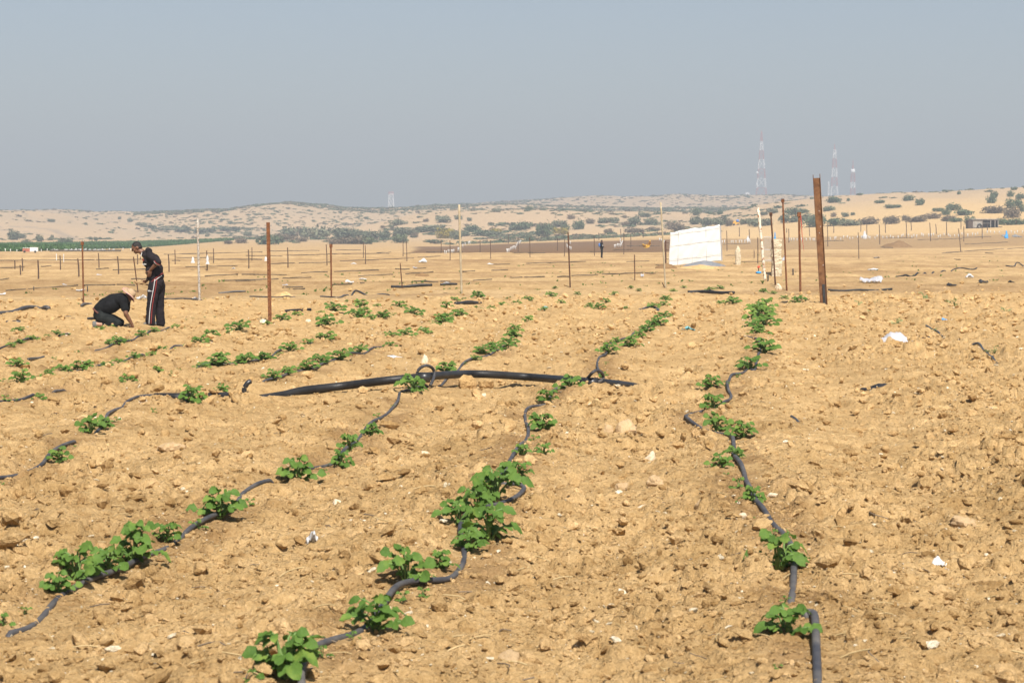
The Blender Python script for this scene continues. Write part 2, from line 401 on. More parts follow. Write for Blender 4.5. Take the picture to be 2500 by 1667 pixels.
def rock_mesh(name, seed, sub=2, angular=.5, flat=.7, rough=.22, under=0.0):
    bm = bmesh.new(); bmesh.ops.create_icosphere(bm, subdivisions=sub, radius=1)
    r = random.Random(seed)
    planes = [(Vector((r.gauss(0, 1), r.gauss(0, 1), r.gauss(0, 1))).normalized(), r.uniform(.5, .85)) for _ in range(11)]
    ax = [r.uniform(.75, 1.3), r.uniform(.75, 1.2), flat * r.uniform(.8, 1.2)]
    ph = [r.uniform(0, 6) for _ in range(6)]
    for v in bm.verts:
        p = v.co.copy(); n = p.normalized(); k = 1.0
        for pn, d in planes:
            c = n.dot(pn)
            if c > .05: k = min(k, d / c * angular + k * (1 - angular)) if d / c < k else k
        k += rough * (.35 * math.sin(5 * n.x + ph[0]) * math.sin(5 * n.y + ph[1]) + .35 * math.sin(9 * n.z + ph[2]) * math.sin(9 * n.x + ph[3]) + .4 * r.uniform(-.5, .5))
        sq = 1 - under * max(0, -n.z) ** .8
        v.co = Vector((n.x * ax[0] * sq, n.y * ax[1] * sq, n.z * ax[2])) * k
    me = bpy.data.meshes.new(name); bm.to_mesh(me); bm.free()
    return me
# ------------------------------------------------------------------ traced lines on the ground (photograph pixels)
ROW_TUBES = {
 'right': [[(1996,1700),(1996,1667),(1992,1579),(1989,1516),(1981,1506),(1964,1508)],
           [(1930,1480),(1935,1447),(1938,1377),(1930,1341),(1912,1308),(1888,1282),(1865,1249),(1842,1226),(1824,1183),(1813,1148),(1792,1117),(1792,1100),(1785,1069),(1751,1059),(1710,1046),(1683,1032),(1674,1022),(1686,1012),(1727,1003),(1758,995),(1785,971),(1775,940),(1785,923),(1809,915),(1826,903),(1843,904),(1848,882),(1856,859),(1860,845),(1843,830),(1819,821)]],
 'middle': [[(738,1700),(735,1667),(745,1628),(764,1598),(814,1569),(880,1542),(925,1500),(959,1457),(988,1440),(1038,1430),(1091,1420),(1120,1394),(1134,1361),(1125,1321),(1127,1288),(1150,1259),(1190,1240),(1226,1229),(1265,1216),(1279,1203),(1262,1193),(1229,1191),(1224,1178),(1231,1161),(1244,1127),(1282,1080),(1290,1056),(1283,1029),(1283,1012),(1299,998),(1336,986),(1356,957),(1418,950)],
            [(1466,918),(1458,899),(1462,876),(1482,865),(1482,845),(1496,838),(1530,828),(1560,812),(1600,790)]],
 'left': [[(16,1557),(66,1539),(99,1513),(132,1473),(171,1447),(231,1424),(280,1410),(317,1391),(356,1364),(396,1345),(439,1318),(468,1295),(521,1272),(561,1256),(580,1229),(593,1206),(626,1186),(666,1180)],
          [(738,1150),(776,1143),(815,1132),(843,1106),(882,1065),(904,1042),(933,1020),(968,991),(974,969),(979,958),(1010,952),(1045,946)],
          [(1067,945),(1092,928),(1118,905),(1134,889),(1172,873),(1204,865),(1232,845)]],
 'outer_left': [[(-30,1182),(0,1172),(51,1159),(98,1141),(123,1116),(152,1098),(188,1080)],[(225,1066),(253,1040),(267,1015),(296,997),(307,986),(329,977),(361,973),(416,973),(463,986)]],
 'beyond_pipe': [[(634,935),(687,925),(708,912),(741,905),(770,903),(795,888),(856,867),(888,864),(904,857),(920,850),(955,846)]],
 'far_left_edge': [[(-20,983),(0,981),(54,977),(87,968)],[(126,962),(163,953)]],
 'fifth': [[(477,899),(542,890),(607,887),(650,878),(669,867),(687,856)],[(740,846),(777,838)]],
 'sixth': [[(134,908),(202,905),(246,897),(289,887),(325,874),(354,870)],[(412,856),(426,849),(448,849)]],
 'seventh': [[(228,859),(260,850),(289,838),(325,831),(361,816),(390,809),(416,800)]],
 'eighth': [[(-20,860),(0,852),(36,838),(72,831),(98,825)],[(140,822),(173,818)]],
}
TUBE_SEG = []                     # (row, pts)
for row, segs in ROW_TUBES.items():
    for s in segs: TUBE_SEG.append((row, s))
EXTRA_TUBES = [  # pts, radius, material, label
 ([(2261,798),(2283,808),(2304,825)], .018, 'black_tube', 'short black hose lying in clods on the far right beside weeds'),
 ([(2372,846),(2390,843),(2406,860),(2434,888)], .018, 'black_tube', 'curved black hose end near the right edge beside a wilted weed'),
 ([(1932,1018),(1945,1026),(1963,1041)], .016, 'black_tube', 'short black hose scrap on bare clods right of the rightmost drip row'),
 ([(69,883),(90,878),(107,872)], .022, 'black_tube', 'short black hose end sticking out of soil by the left edge'),
 ([(-20,776),(0,771),(30,764),(60,757),(90,755),(119,758)], .05, 'grey_tube', 'thick grey hose arching over soil at the left edge behind the kneeling man'),
 ([(199,750),(212,744),(224,744)], .035, 'grey_tube', 'short stub of grey hose behind the kneeling man'),
 ([(1112,744),(1140,743.5),(1173,743)], .055, 'pipe_black', 'short exposed length of black main pipe below the pale wooden pole'),
 ([(698,763),(730,761),(759,760)], .035, 'pipe_black', 'short black pipe right of the rusty angle post'),
 ([(1679,715),(1730,716.5),(1791,719)], .052, 'pipe_black', 'exposed black pipe in front of the white sheet shelter'),
 ([(1560,758),(1590,753),(1607,757),(1603,762)], .03, 'black_tube', 'black hose bent at its end beyond the middle row'),
 ([(2022,711),(2100,711),(2178,709)], .038, 'pipe_black', 'black pipe on the soil right of the big rusty channel post'),
 ([(2188,676.5),(2210,674),(2240,669),(2300,663)], .042, 'pipe_black', 'grey-black pipe climbing the bare right-hand field'),
 ([(2300,663),(2330,658),(2370,659),(2385,656)], .035, 'black_tube', 'tangled black hose in the right-hand field'),
 ([(2455,650),(2475,651),(2480,644),(2495,648),(2520,651)], .035, 'black_tube', 'kinked black hose at the right edge of the field'),
 ([(610,726.5),(640,727),(690,726),(720,725.5)], .02, 'black_tube', 'thin black line behind the rusty angle post'),
 ([(783,725),(809,727),(835,726),(860,720),(885,718.5),(950,721)], .028, 'black_tube', 'wavy black hose at the foot of the capped rusty post'),
 ([(400,731.5),(450,732),(485,734),(520,731)], .025, 'black_tube', 'thin black hose at the foot of the white peeling pole'),
 ([(533,716),(560,715),(600,713.5)], .03, 'black_tube', 'black hose bundle on sand between white pole and angle post'),
 ([(955,702.5),(985,702),(1010,701),(1055,697.5)], .05, 'pipe_black', 'thick black pipe in the field by the short thin post'),
 ([(1075,697),(1116,696)], .04, 'black_tube', 'black pipe left of the pale wooden pole'),
 ([(215,782),(230,781),(245,782)], .028, 'black_tube', 'short black hose beside the kneeling man\'s shoe'),
 ([(16,788),(35,788),(50,790)], .035, 'black_tube', 'short black hose piece at the left edge near the kneeling man'),
 ([(155,778),(170,775),(182,773)], .02, 'black_tube', 'thin black hose scrap left of the kneeling man'),
 ([(345,694),(360,716),(410,716.5)], .0, None, None),
]
# long drip lines across the distant fields: (x0, x1, y0, y1)
FAR_LINES = [(0,22,684,681),(15,190,710,698),(205,280,697,697),(285,330,696,698),(0,230,637,635),(235,360,635,634),(100,125,652,650),(235,265,658,656),(275,362,660,658),(320,370,682,681),(0,60,655,653),
 (400,540,622,619),(430,520,630,630),(420,640,621,616),(500,580,675,671),(590,700,671,672),(453,580,653,650),(540,680,686,682),(575,640,688,684),(690,760,680,678),(735,800,667,664),(420,440,637,637),(505,640,634,634),(600,690,625,626),(660,780,614,612),(700,800,624,622),(660,720,645,643),(730,810,643,641),
 (690,740,703,701),(715,745,707,706),(810,860,697,694),(880,890,692,692),(815,925,664,660),(875,960,675,671),(990,1058,670,665),(965,1000,658,658),(1010,1040,657,655),(830,910,638,635),(910,1010,635,631),(800,950,621,619),(820,880,611,611),(920,955,618,616),(985,1010,620,618),(1020,1075,629,626),(1040,1130,616,616),(1130,1160,664,662),(1010,1070,687,689),(1075,1100,688,688),(1155,1200,686,683),
 (1245,1275,679,678),(1280,1330,678,677),(1285,1430,644,639),(1360,1390,677,676),(1395,1460,674,672),(1470,1570,671,667),(1575,1600,668,669),(1200,1245,646,646),(1440,1480,615,615),(1495,1545,611,610),(1530,1585,640,638),(1600,1630,648,648),(1290,1330,619,618),(1250,1300,618,617),(1200,1240,661,660),(1530,1610,601,601),
 (1765,1830,597,595),(1770,1800,625,624),(1810,1860,640,639),(1990,2060,590,588),(2150,2180,604,606),(2155,2230,582,581),(2240,2290,586,585),(2280,2350,585,583),(2350,2420,581,578),(2355,2460,597,592),(2310,2350,617,615),(2355,2450,614,608),(2460,2500,608,606),(2300,2340,619,616),(2405,2425,618,619),(2330,2345,634,635)]

def ground_pts(px, r, lift=0.55, n=7):
    P = catmull([at(x, y) for x, y in px], n)
    gz = G(np.array([p.x for p in P]), np.array([p.y for p in P]))
    return [Vector((p.x, p.y, float(g) + r * lift + .002 + .017 * math.sin(p.x * 5 + p.y * 2.3))) for p, g in zip(P, gz)]
TUBES3D = [(row, ground_pts(s, .021, .85)) for row, s in TUBE_SEG]
EXTRA3D = [(ground_pts(p, r, .8), r, m, l) for p, r, m, l in EXTRA_TUBES if m]

PIPE_PX = ((636, 960), (690, 956), (741, 953), (837, 942), (933, 930), (1012, 922), (1080, 916), (1140, 913), (1200, 914), (1302, 921), (1404, 931), (1472, 936), (1540, 938), (1590, 938), (1640, 940))
_pb = [(636, 966), (740, 963), (840, 958), (940, 952), (1040, 948), (1140, 945), (1300, 944), (1450, 946), (1540, 947), (1640, 948)]
_pd = [at(x, y).y for x, y in _pb]
def pipe_depth(x): return float(np.interp(x, [q[0] for q in _pb], _pd))
pipe_pts = []
for x, y in PIPE_PX:
    q = at_depth(x, y, pipe_depth(x)); gq = Gs(q.x, q.y)
    q.z = max(q.z, gq + .03) if x < 1500 else gq + (.025 if x < 1580 else -.02)
    if x < 700: q.z = gq + (-.035 if x < 650 else .008)
    pipe_pts.append(q)
# ------------------------------------------------------------------ calm strip under tubes and plants
MX0, MX1, MY0, MY1, MC = -26.0, 30.0, 4.0, 84.0, 0.04
calm = np.zeros((int((MX1 - MX0) / MC), int((MY1 - MY0) / MC)), np.float32)
def stamp(x, y, r, v=1.0):
    i0, i1 = int((x - r - MX0) / MC), int((x + r - MX0) / MC) + 1; j0, j1 = int((y - r - MY0) / MC), int((y + r - MY0) / MC) + 1
    if i0 < 0 or j0 < 0 or i1 >= calm.shape[0] or j1 >= calm.shape[1]: return
    ii, jj = np.mgrid[i0:i1, j0:j1]
    d = np.hypot(ii * MC + MX0 - x, jj * MC + MY0 - y)
    calm[i0:i1, j0:j1] = np.maximum(calm[i0:i1, j0:j1], v * (1 - sstep(r * .35, r, d)))
for row, P in TUBES3D:
    for a, b in zip(P[:-1], P[1:]):
        n = max(1, int((b - a).length / .08))
        for k in range(n): q = a.lerp(b, k / n); stamp(q.x, q.y, .17)
for P, r, m, l in EXTRA3D:
    for a, b in zip(P[:-1], P[1:]):
        n = max(1, int((b - a).length / .12))
        for k in range(n): q = a.lerp(b, k / n); stamp(q.x, q.y, r + .16)
for a, b in zip(pipe_pts[:-1], pipe_pts[1:]):
    for k in range(6): q = a.lerp(b, k / 6); stamp(q.x, q.y - .1, .34)
for q in (at(271, 800), at(378, 795)): stamp(q.x - .1, q.y - .1, 1.0, .9)
def calm_at(X, Y):
    i = np.clip(((X - MX0) / MC).astype(int), 0, calm.shape[0] - 1); j = np.clip(((Y - MY0) / MC).astype(int), 0, calm.shape[1] - 1)
    inside = (X > MX0) & (X < MX1) & (Y > MY0) & (Y < MY1)
    return np.where(inside, calm[i, j], 0)
# soil darkened by dripping water along the tubes
wet = calm.copy(); wet[:] = 0
_keep = calm; calm = wet
for row, P in TUBES3D:
    for a, b in zip(P[:-1], P[1:]):
        n = max(1, int((b - a).length / .1))
        for k in range(n): q = a.lerp(b, k / n); stamp(q.x, q.y, .38)
wet, calm = calm, _keep
def wet_at(X, Y):
    i = np.clip(((X - MX0) / MC).astype(int), 0, wet.shape[0] - 1); j = np.clip(((Y - MY0) / MC).astype(int), 0, wet.shape[1] - 1)
    inside = (X > MX0) & (X < MX1) & (Y > MY0) & (Y < MY1)
    return np.where(inside, wet[i, j], 0)
def micro(X, Y):
    """clods and crumbs of the tilled soil"""
    n = len(X); out = np.zeros(n)
    sel = (Y < 105) & (Y > 4) & (np.abs(X) < Y * .5 + 8)
    x = X[sel]; y = Y[sel]
    till = 1 - sstep(-1.0, 2.5, y - field_edge(x))
    right = sstep(1.2, 3.2, x - .105 * y)             # rougher, trampled soil right of the last row
    patch = .45 + .75 * sstep(-.35, .45, fbm(x / 1.7, y / 2.6, 3, 33))
    wx = x + .03 * vnoise(x / .07, y / .07, 3); wy = y + .03 * vnoise(x / .07, y / .07, 4)
    h = .165 * clods(wx, wy, .62, 101, .32 + .14 * right, .09) * patch
    h = np.maximum(h, .110 * clods(wx, wy, .29, 202, .62, .11) * patch)
    h = np.maximum(h, .060 * clods(wx, wy, .17, 252, .66, .13) * (.35 + .65 * patch))
    h = h + .034 * clods(wx, wy, .095, 303, .74, .18) * (.5 + .5 * patch)
    h = h + .017 * clods(wx, wy, .045, 404, .8, .24)
    h = h + .022 * fbm(x / .16, y / .16, 3, 9)
    h = h * (.85 + .35 * right)
    h = h * (1 - .80 * calm_at(x, y))
    out[sel] = h * (.26 + .74 * till) * (1 - .45 * sstep(60, 100, y))
    return out

# ------------------------------------------------------------------ ground mesh
inv = np.arange(F * H_CAM / 6.3, F * H_CAM / 92, -1.68)
near_D = F * H_CAM / inv
far_D = np.geomspace(near_D[-1] * 1.008, 3600, 310)
Dv = np.concatenate([[-60, -20, -4, 1.5, 4.0, 5.4], near_D, far_D])
uc = np.linspace(-1, 1, 800)
ext = np.linspace(0, 1, 13)[1:] ** 2.2 * 7
uv_ = np.concatenate([-(1 + ext[::-1]), uc, 1 + ext])
wid = np.where(Dv > 5, .285 * Dv + 1.9, 12.0)
wid[:3] = (60, 30, 16)
XX = uv_[None, :] * wid[:, None]; YY = np.repeat(Dv[:, None], len(uv_), 1)


nr, nc = XX.shape
X = XX.ravel(); Y = YY.ravel()
Z = G(X, Y) + micro(X, Y)
me = bpy.data.meshes.new('ground')
me.vertices.add(nr * nc)
me.vertices.foreach_set('co', np.stack([X, Y, Z], 1).astype(np.float32).ravel())
ii = np.arange(nr - 1)[:, None] * nc + np.arange(nc - 1)[None, :]
quads = np.stack([ii, ii + 1, ii + nc + 1, ii + nc], -1).reshape(-1, 4)
nf = len(quads)
me.loops.add(nf * 4); me.polygons.add(nf)
me.loops.foreach_set('vertex_index', quads.ravel().astype(np.int32))
me.polygons.foreach_set('loop_start', (np.arange(nf) * 4).astype(np.int32))
me.polygons.foreach_set('loop_total', np.full(nf, 4, np.int32))
me.update(calc_edges=True)
me.polygons.foreach_set('use_smooth', np.ones(nf, bool))
# soil colour of each place
col = np.empty((len(X), 3)); col[:] = SAND
def blend(c, m): 
    global col
    col = col * (1 - m[:, None]) + np.array(c)[None, :] * m[:, None]
edge = field_edge(X)
beyond = sstep(-1, 2, Y - edge)
blend((.43, .285, .135), beyond * .75)
for i, (y0, wd, hh) in enumerate(PATHS):
    d = (Y - path_y(i, X)) / wd
    k = np.exp(-d * d * 1.3) * (.55 + .45 * sstep(-.5, .4, fbm(X / 9, Y / 22, 3, 120 + i)))
    blend((.56, .385, .19), np.clip(k * beyond, 0, 1) * .95)
blend((.29, .175, .08), beyond * (1 - sstep(240, 330, Y)) * .55 * sstep(-.1, .55, fbm(X / 16, Y / 7, 4, 140)))
blend((.31, .19, .088), beyond * (1 - sstep(200, 300, Y)) * .6 * sstep(.05, .45, fbm(X / 3.5, Y / 3.0, 4, 145)))
wet_ = wet_at(X, Y) * sstep(-.35, .35, fbm(X / .5, Y / .7, 3, 181))
blend((.34, .205, .09), wet_ * .7)
az_ = X / np.maximum(Y, 1)
plough = sstep(262, 270, Y + 6 * fbm(X / 30, Y / 30, 2, 150) - np.clip(X, -20, 200) * .8) * (1 - sstep(530, 570, Y + np.clip(X, 0, 200) * 1.2 + 8 * fbm(X / 40, Y / 40, 2, 151))) * sstep(-.050, -.044, az_ + .004 * fbm(X / 6, Y / 20, 2, 152)) * (1 - .6 * sstep(.075, .10, az_))
blend((.165, .095, .047), plough * .95)
sa = 570 - 120 * sstep(.06, .12, az_)
strip = sstep(0, 30, Y - sa) * (1 - sstep(760, 860, Y)) * sstep(-5, 25, X)
blend((.58, .395, .185), strip * .9)
dune = sstep(620, 820, Y)
blend((.475, .338, .20), dune)
patchy = sstep(.05, .4, fbm(X / 60, Y / 90, 3, 160))
blend((.40, .30, .19), dune * patchy * .45)
dark = sstep(1500, 1600, Y) * sstep(.05, .3, fbm(X / 130 + .6, Y / 300, 3, 171) + .22 * np.exp(-((X / np.maximum(Y, 1) - .03) / .05) ** 2) - .05)
blend((.25, .20, .14), dark * .7)
for tr_, wd in ((((-60, 553), (0, 553), (60, 552), (130, 561), (215, 584)), 2.2), (((40, 516), (70, 527), (125, 536), (200, 541)), 1.4), (((270, 541), (340, 552), (405, 567)), 1.6), (((-20, 560), (60, 566), (150, 578), (190, 587)), 1.2)):
    tp = [at(*q) for q in tr_]; sel = (Y > 600) & (Y < 1500) & (X < 0); dm = np.full(sel.sum(), 1e9)
    for a, c in zip(tp[:-1], tp[1:]):
        ab = np.array([c.x - a.x, c.y - a.y]); L2 = (ab ** 2).sum() + 1e-6
        t_ = np.clip(((X[sel] - a.x) * ab[0] + (Y[sel] - a.y) * ab[1]) / L2, 0, 1)
        dm = np.minimum(dm, np.hypot(X[sel] - a.x - t_ * ab[0], (Y[sel] - a.y - t_ * ab[1]) * .35))
    m_ = np.zeros(len(X)); m_[sel] = 1 - sstep(wd * .6, wd * 1.3, dm); blend((.30, .235, .165), m_ * .7)
at_ = me.color_attributes.new('soil', 'FLOAT_COLOR', 'POINT')
at_.data.foreach_set('color', np.concatenate([col, np.ones((len(X), 1))], 1).astype(np.float32).ravel())
ground = link('ground', me, 'soil'); tag(ground, 'sandy tan tilled farmland rising to dunes', None, None, 'structure')

# ------------------------------------------------------------------ loose clods and chips (too many to count)
def coll_of(name, meshes, mats):
    c = bpy.data.collections.new(name)
    for i, (m, mt) in enumerate(zip(meshes, mats)):
        if not m.materials: m.materials.append(MATS[mt])
        o = bpy.data.objects.new(f'{name}_{i:02d}', m); c.objects.link(o)
    return c
cl_me = [rock_mesh(f'clod_{i}', 50 + i, 2, .8, .72, .34, .62) for i in range(8)] + [rock_mesh(f'chip_{i}', 80 + i, 1, .9, .45, .2) for i in range(3)] + [rock_mesh(f'brown_{i}', 90 + i, 2, .8, .7, .34, .6) for i in range(2)]
cl_mt = ['clod_soil'] * 8 + ['pale_chip'] * 3 + ['brown_chip'] * 2
clod_coll = coll_of('clod_shapes', cl_me, cl_mt)
def make_clods(name, N, kmin, dmin, dmax, pale, label, rough_only=False):
    D = 1 / (1 / dmin - rng.random(N) * (1 / dmin - 1 / dmax))
    x = (rng.random(N) * 2 - 1) * (.27 * D + 1.6)
    till = 1 - sstep(-1.0, 2.0, D - field_edge(x))
    dens = (.35 + .65 * sstep(-.4, .4, fbm(x / 1.7, D / 2.6, 3, 33))) * (.12 + .88 * till)
    dens = dens * (.7 + .6 * sstep(1.2, 3.2, x - .105 * D))
    keep = rng.random(N) < dens
    x = x[keep]; D = D[keep]; n = len(x)
    smin = np.maximum(.006, D / 2048 * kmin)
    s = smin * (rng.random(n) + 1e-4) ** (-.46)
    s = np.minimum(s, .075 * (0.5 + .5 * rng.random(n)) + D * .0005)
    c = calm_at(x, D)
    ok = (c < .3) | (s < .03); x = x[ok]; D = D[ok]; s = s[ok]; n = len(x)
    isp = rng.random(n) < pale
    isb = (~isp) & (rng.random(n) < .025)
    s = np.where(isp, np.minimum(s * .62, .04 + D * .0003), s)
    z = G(x, D) + micro(x, D) + s * (-.02 + .46 * rng.random(n))
    pick = np.where(isp, 8 + rng.integers(0, 3, n), np.where(isb, 11 + rng.integers(0, 2, n), rng.integers(0, 8, n)))
    R = np.stack([rng.normal(0, .35, n), rng.normal(0, .35, n), rng.random(n) * 6.28], 1)
    S = s[:, None] * (.75 + .5 * rng.random((n, 3)))
    return scatter(name, np.stack([x, D, z], 1), R, S, pick, clod_coll, label, 'clods')
make_clods('soil_clods', 120000, 1.0, 6.5, 75, .13, 'dry crumbly clods and pale limestone chips strewn over the tilled field')
make_clods('fine_crumbs', 80000, .55, 6.5, 48, .17, 'fine crumbs of dry soil between the larger clods')

# dry straw bits
def straw_mesh(i):
    b = MB(); r = random.Random(i); b.tube([Vector((-1, 0, 0)), Vector((-.3, r.uniform(-.2, .2), .12)), Vector((.4, r.uniform(-.2, .2), .1)), Vector((1, r.uniform(-.4, .4), .02))], .055, 4)
    return me_from(f'straw_{i}', b.v, b.f)
straw_coll = coll_of('straw_shapes', [straw_mesh(i) for i in range(4)], ['dry_grass', 'dry_grass', 'twig', 'dry_grass'])
n = 900; sD = 1 / (1 / 7 - rng.random(n) * (1 / 7 - 1 / 60)); sX = (rng.random(n) * 2 - 1) * (.27 * sD + 1.5); sS = .02 + .05 * rng.random(n) ** 2 + sD * .0004
scatter('straw_bits', np.stack([sX, sD, G(sX, sD) + micro(sX, sD) + .012], 1), np.stack([rng.normal(0, .2, n), rng.normal(0, .2, n), rng.random(n) * 6.28], 1), np.stack([sS, sS, sS], 1), rng.integers(0, 4, n), straw_coll, 'bits of dry straw and twig strewn over the soil', 'straw')

# ------------------------------------------------------------------ far scrub, crop and seedlings (masses)
def tuft_mesh(name, seed, n, leaf, sx=1, sz=.7, lobes=5, up=0.0):
    r = random.Random(seed); v = []; f = []
    L = [(Vector((r.uniform(-.55, .55) * sx, r.uniform(-.55, .55) * sx, r.uniform(.25, .6) * sz)), r.uniform(.32, .55)) for _ in range(lobes)]
    for i in range(n):
        c, rad = r.choice(L)
        d = Vector((r.gauss(0, 1), r.gauss(0, 1), r.gauss(0, 1))).normalized()
        p = c + d * rad * (r.random() ** .4); p.z = max(p.z * 1.0, .01)
        a = Vector((r.gauss(0, 1), r.gauss(0, 1), r.gauss(up, .8))).normalized(); b = a.cross(d + Vector((.01, .02, .03))).normalized()
        l = leaf * r.uniform(.6, 1.5); wd = l * r.uniform(.35, .6)
        k = len(v); v += [p - a * l, p + b * wd, p + a * l, p - b * wd]; f.append((k, k + 1, k + 2, k + 3))
    return me_from(name, v, f)
scrub_coll = coll_of('scrub_shapes', [tuft_mesh(f'scrub_{i}', 300 + i, 90, .26, 1, .55) for i in range(4)], ['shrub_grey', 'shrub_brown', 'shrub_grey', 'shrub_dark'])
N = 110000
sx_ = (rng.random(N) * 2 - 1); sy_ = 760 + rng.random(N) * 1150
sx_ = sx_ * .29 * sy_
cl = fbm(sx_ / 70, sy_ / 90, 3, 210); cl2 = fbm(sx_ / 22, sy_ / 26, 2, 215)
px_ = 1250 + F * sx_ / sy_
pr = sstep(-.15, .35, cl + .5 * cl2) * .85 + .12
pr = pr * np.where(sy_ < 1000, np.where((px_ > 900), .10, .05), 1.0)
pr = np.where((sy_ > 1000) & (px_ < 330) & (sy_ < 1400), pr * .12, pr)
pr = np.where((sy_ > 1560), np.clip(pr * .75, 0, 1), pr)
k = rng.random(N) < pr; sx_ = sx_[k]; sy_ = sy_[k]
# ragged low belt of scrub along the foot of the dunes
bN = 9000; by_ = 610 + rng.random(bN) * 210; bx_ = by_ * (-.135 + .235 * rng.random(bN)); bn_ = fbm(bx_ / 26, by_ / 34, 3, 222)
kk = rng.random(bN) < sstep(-.05, .35, bn_) * np.where(bx_ / by_ < .0, .75, .4); sx_ = np.concatenate([sx_, bx_[kk]]); sy_ = np.concatenate([sy_, by_[kk]])
n = len(sx_)
ss = (.9 + 1.5 * rng.random(n) ** 2) * np.where(sy_ > 1500, .85, .68)
scatter('desert_scrub', np.stack([sx_, sy_, G(sx_, sy_) - .1], 1), np.stack([np.zeros(n), np.zeros(n), rng.random(n) * 6.28], 1),
        np.stack([ss * 1.5, ss * 1.5, ss * .75], 1), rng.integers(0, 4, n), scrub_coll, 'low dark scrub dotting the hazy far hills', 'scrub')
def project(Xw, Yw, Zw):
    dz = Zw - H_CAM; dep = Yw * _ct - dz * _st; up = Yw * _st + dz * _ct
    return 1250 + F * Xw / dep, 833.5 - F * up / dep
crop_coll = coll_of('crop_shapes', [tuft_mesh(f'crop_{i}', 330 + i, 40, .22, 1, .9, 4, 1.2) for i in range(3)], ['crop'] * 3)
N = 60000
cy_ = 300 + rng.random(N) * 480; cx_ = -cy_ * .135 - (rng.random(N)) * cy_ * .20
cz_ = G(cx_, cy_); qx, qy = project(cx_, cy_, cz_)
lo = np.interp(qx, [-400, 0, 330, 450, 570], [624, 616, 606, 597, 587]); hi = np.interp(qx, [-400, 0, 330, 450, 570], [600, 600, 594, 591, 586.5])
k = (qy < lo) & (qy > hi) & (qx < 570); cx_ = cx_[k]; cy_ = cy_[k]; cz_ = cz_[k]; n = len(cx_)
sc = .55 + .3 * rng.random(n)
scatter('crop_foliage', np.stack([cx_, cy_, cz_], 1), np.stack([np.zeros(n), np.zeros(n), rng.random(n) * 6.28], 1), np.stack([sc * 1.2, sc * 1.2, sc * 1.3], 1), rng.integers(0, 3, n), crop_coll, 'green standing crop in the distant left field', 'crop')
seed_coll = coll_of('seedling_shapes', [tuft_mesh(f'seedling_{i}', 350 + i, 16, .3, .8, .6, 3, .6) for i in range(3)], ['leaf'] * 3)
P = []
for i in range(2600):
    r_ = rng.random(4); yy = 69 + 150 * r_[0] ** 1.3
    rowx = round((r_[1] * 2 - 1) * .27 * yy / 2.4) * 2.4 + .55 * (yy - 69)
    xx = rowx + (r_[2] - .5) * .5
    if abs(xx) > .29 * yy: continue
    P.append((xx, yy))
P = np.array(P); vv = fbm(P[:, 0] / 14, P[:, 1] / 6, 3, 240)
pd = np.min([np.abs((P[:, 1] - path_y(i, P[:, 0])) / PATHS[i][1]) for i in range(len(PATHS))], 0)
P = P[(vv > -.05) & (pd > .8)]; n = len(P); sc = .05 + .07 * rng.random(n)
scatter('field_seedlings', np.stack([P[:, 0], P[:, 1], G(P[:, 0], P[:, 1])], 1), np.stack([np.zeros(n), np.zeros(n), rng.random(n) * 6.28], 1), np.stack([sc, sc, sc], 1), rng.integers(0, 3, n), seed_coll, 'tiny green seedlings in the drip rows of the middle fields', 'seedlings')
# ------------------------------------------------------------------ drip tubes
TUBE_TXT = {'right': 'grey drip tube snaking along the rightmost plant row', 'middle': 'grey drip tube winding along the middle foreground row',
 'left': 'grey drip tube along the left foreground row', 'outer_left': 'dark drip tube at the left edge running up to the white-topped stone',
 'beyond_pipe': 'grey drip tube among plants just behind the black main pipe', 'far_left_edge': 'drip tube at the left edge level with the black main pipe',
 'fifth': 'drip tube in the row behind the half-buried pipe end', 'sixth': 'drip tube in the second plant row below the kneeling man', 'seventh': 'drip tube in the plant row just below the two workers', 'eighth': 'drip tube in the row at the far left below the kneeling man'}
SEGTXT = {1: ', nearest length', 2: ', next length', 3: ', farthest length'}
cnt = {}
nseg = {r: len(s) for r, s in ROW_TUBES.items()}
for row, P in TUBES3D:
    cnt[row] = cnt.get(row, 0) + 1
    P = list(P)
    for e, q in ((0, 1), (-1, -2)):
        P[e] = P[e] - Vector((0, 0, .045)); P[q] = P[q] - Vector((0, 0, .015))
    b = MB(); b.tube(P, .0185 if row == 'right' else .0165, 10)
    txt = TUBE_TXT[row] + (SEGTXT[cnt[row]] if nseg[row] > 1 else '')
    o = b.build('drip_tube', 'grey_tube', None, True); tag(o, txt, 'drip tube', 'drip tubes along the plant rows')
for P, r, m, l in EXTRA3D:
    b = MB(); b.tube(P, r, 10); tag(b.build('hose', m, None, True), l, 'hose')
fside = lambda t: 'left' if t[0] < 700 else ('middle' if t[0] < 1650 else 'right')
fl = sorted(FAR_LINES, key=lambda t: -(t[2] + t[3]))
frank = {sd: [t for t in fl if fside(t) == sd] for sd in ('left', 'middle', 'right')}
for i, (x0, x1, y0, y1) in enumerate(FAR_LINES):
    n = max(3, int((x1 - x0) / 14)); pts = []
    for k in range(n + 1):
        t = k / n; p = at(x0 + (x1 - x0) * t, y0 + (y1 - y0) * t + .35 * math.sin(k * 1.9 + i)); pts.append(p)
    r = .013 + .00011 * pts[0].y
    pts = [p + Vector((0, 0, r * .9)) for p in pts]
    b = MB(); b.tube(pts, [r * (.75 + .5 * random.random()) for _ in pts], 5)
    side = fside((x0,)); nth = ordinal(frank[side].index((x0, x1, y0, y1)) + 1)
    tag(b.build('drip_line', 'far_tube', None, True), f'thin black drip line in the distant {side} fields, {nth} counting up from the nearest', 'drip line', f'drip lines in the distant {side} fields')

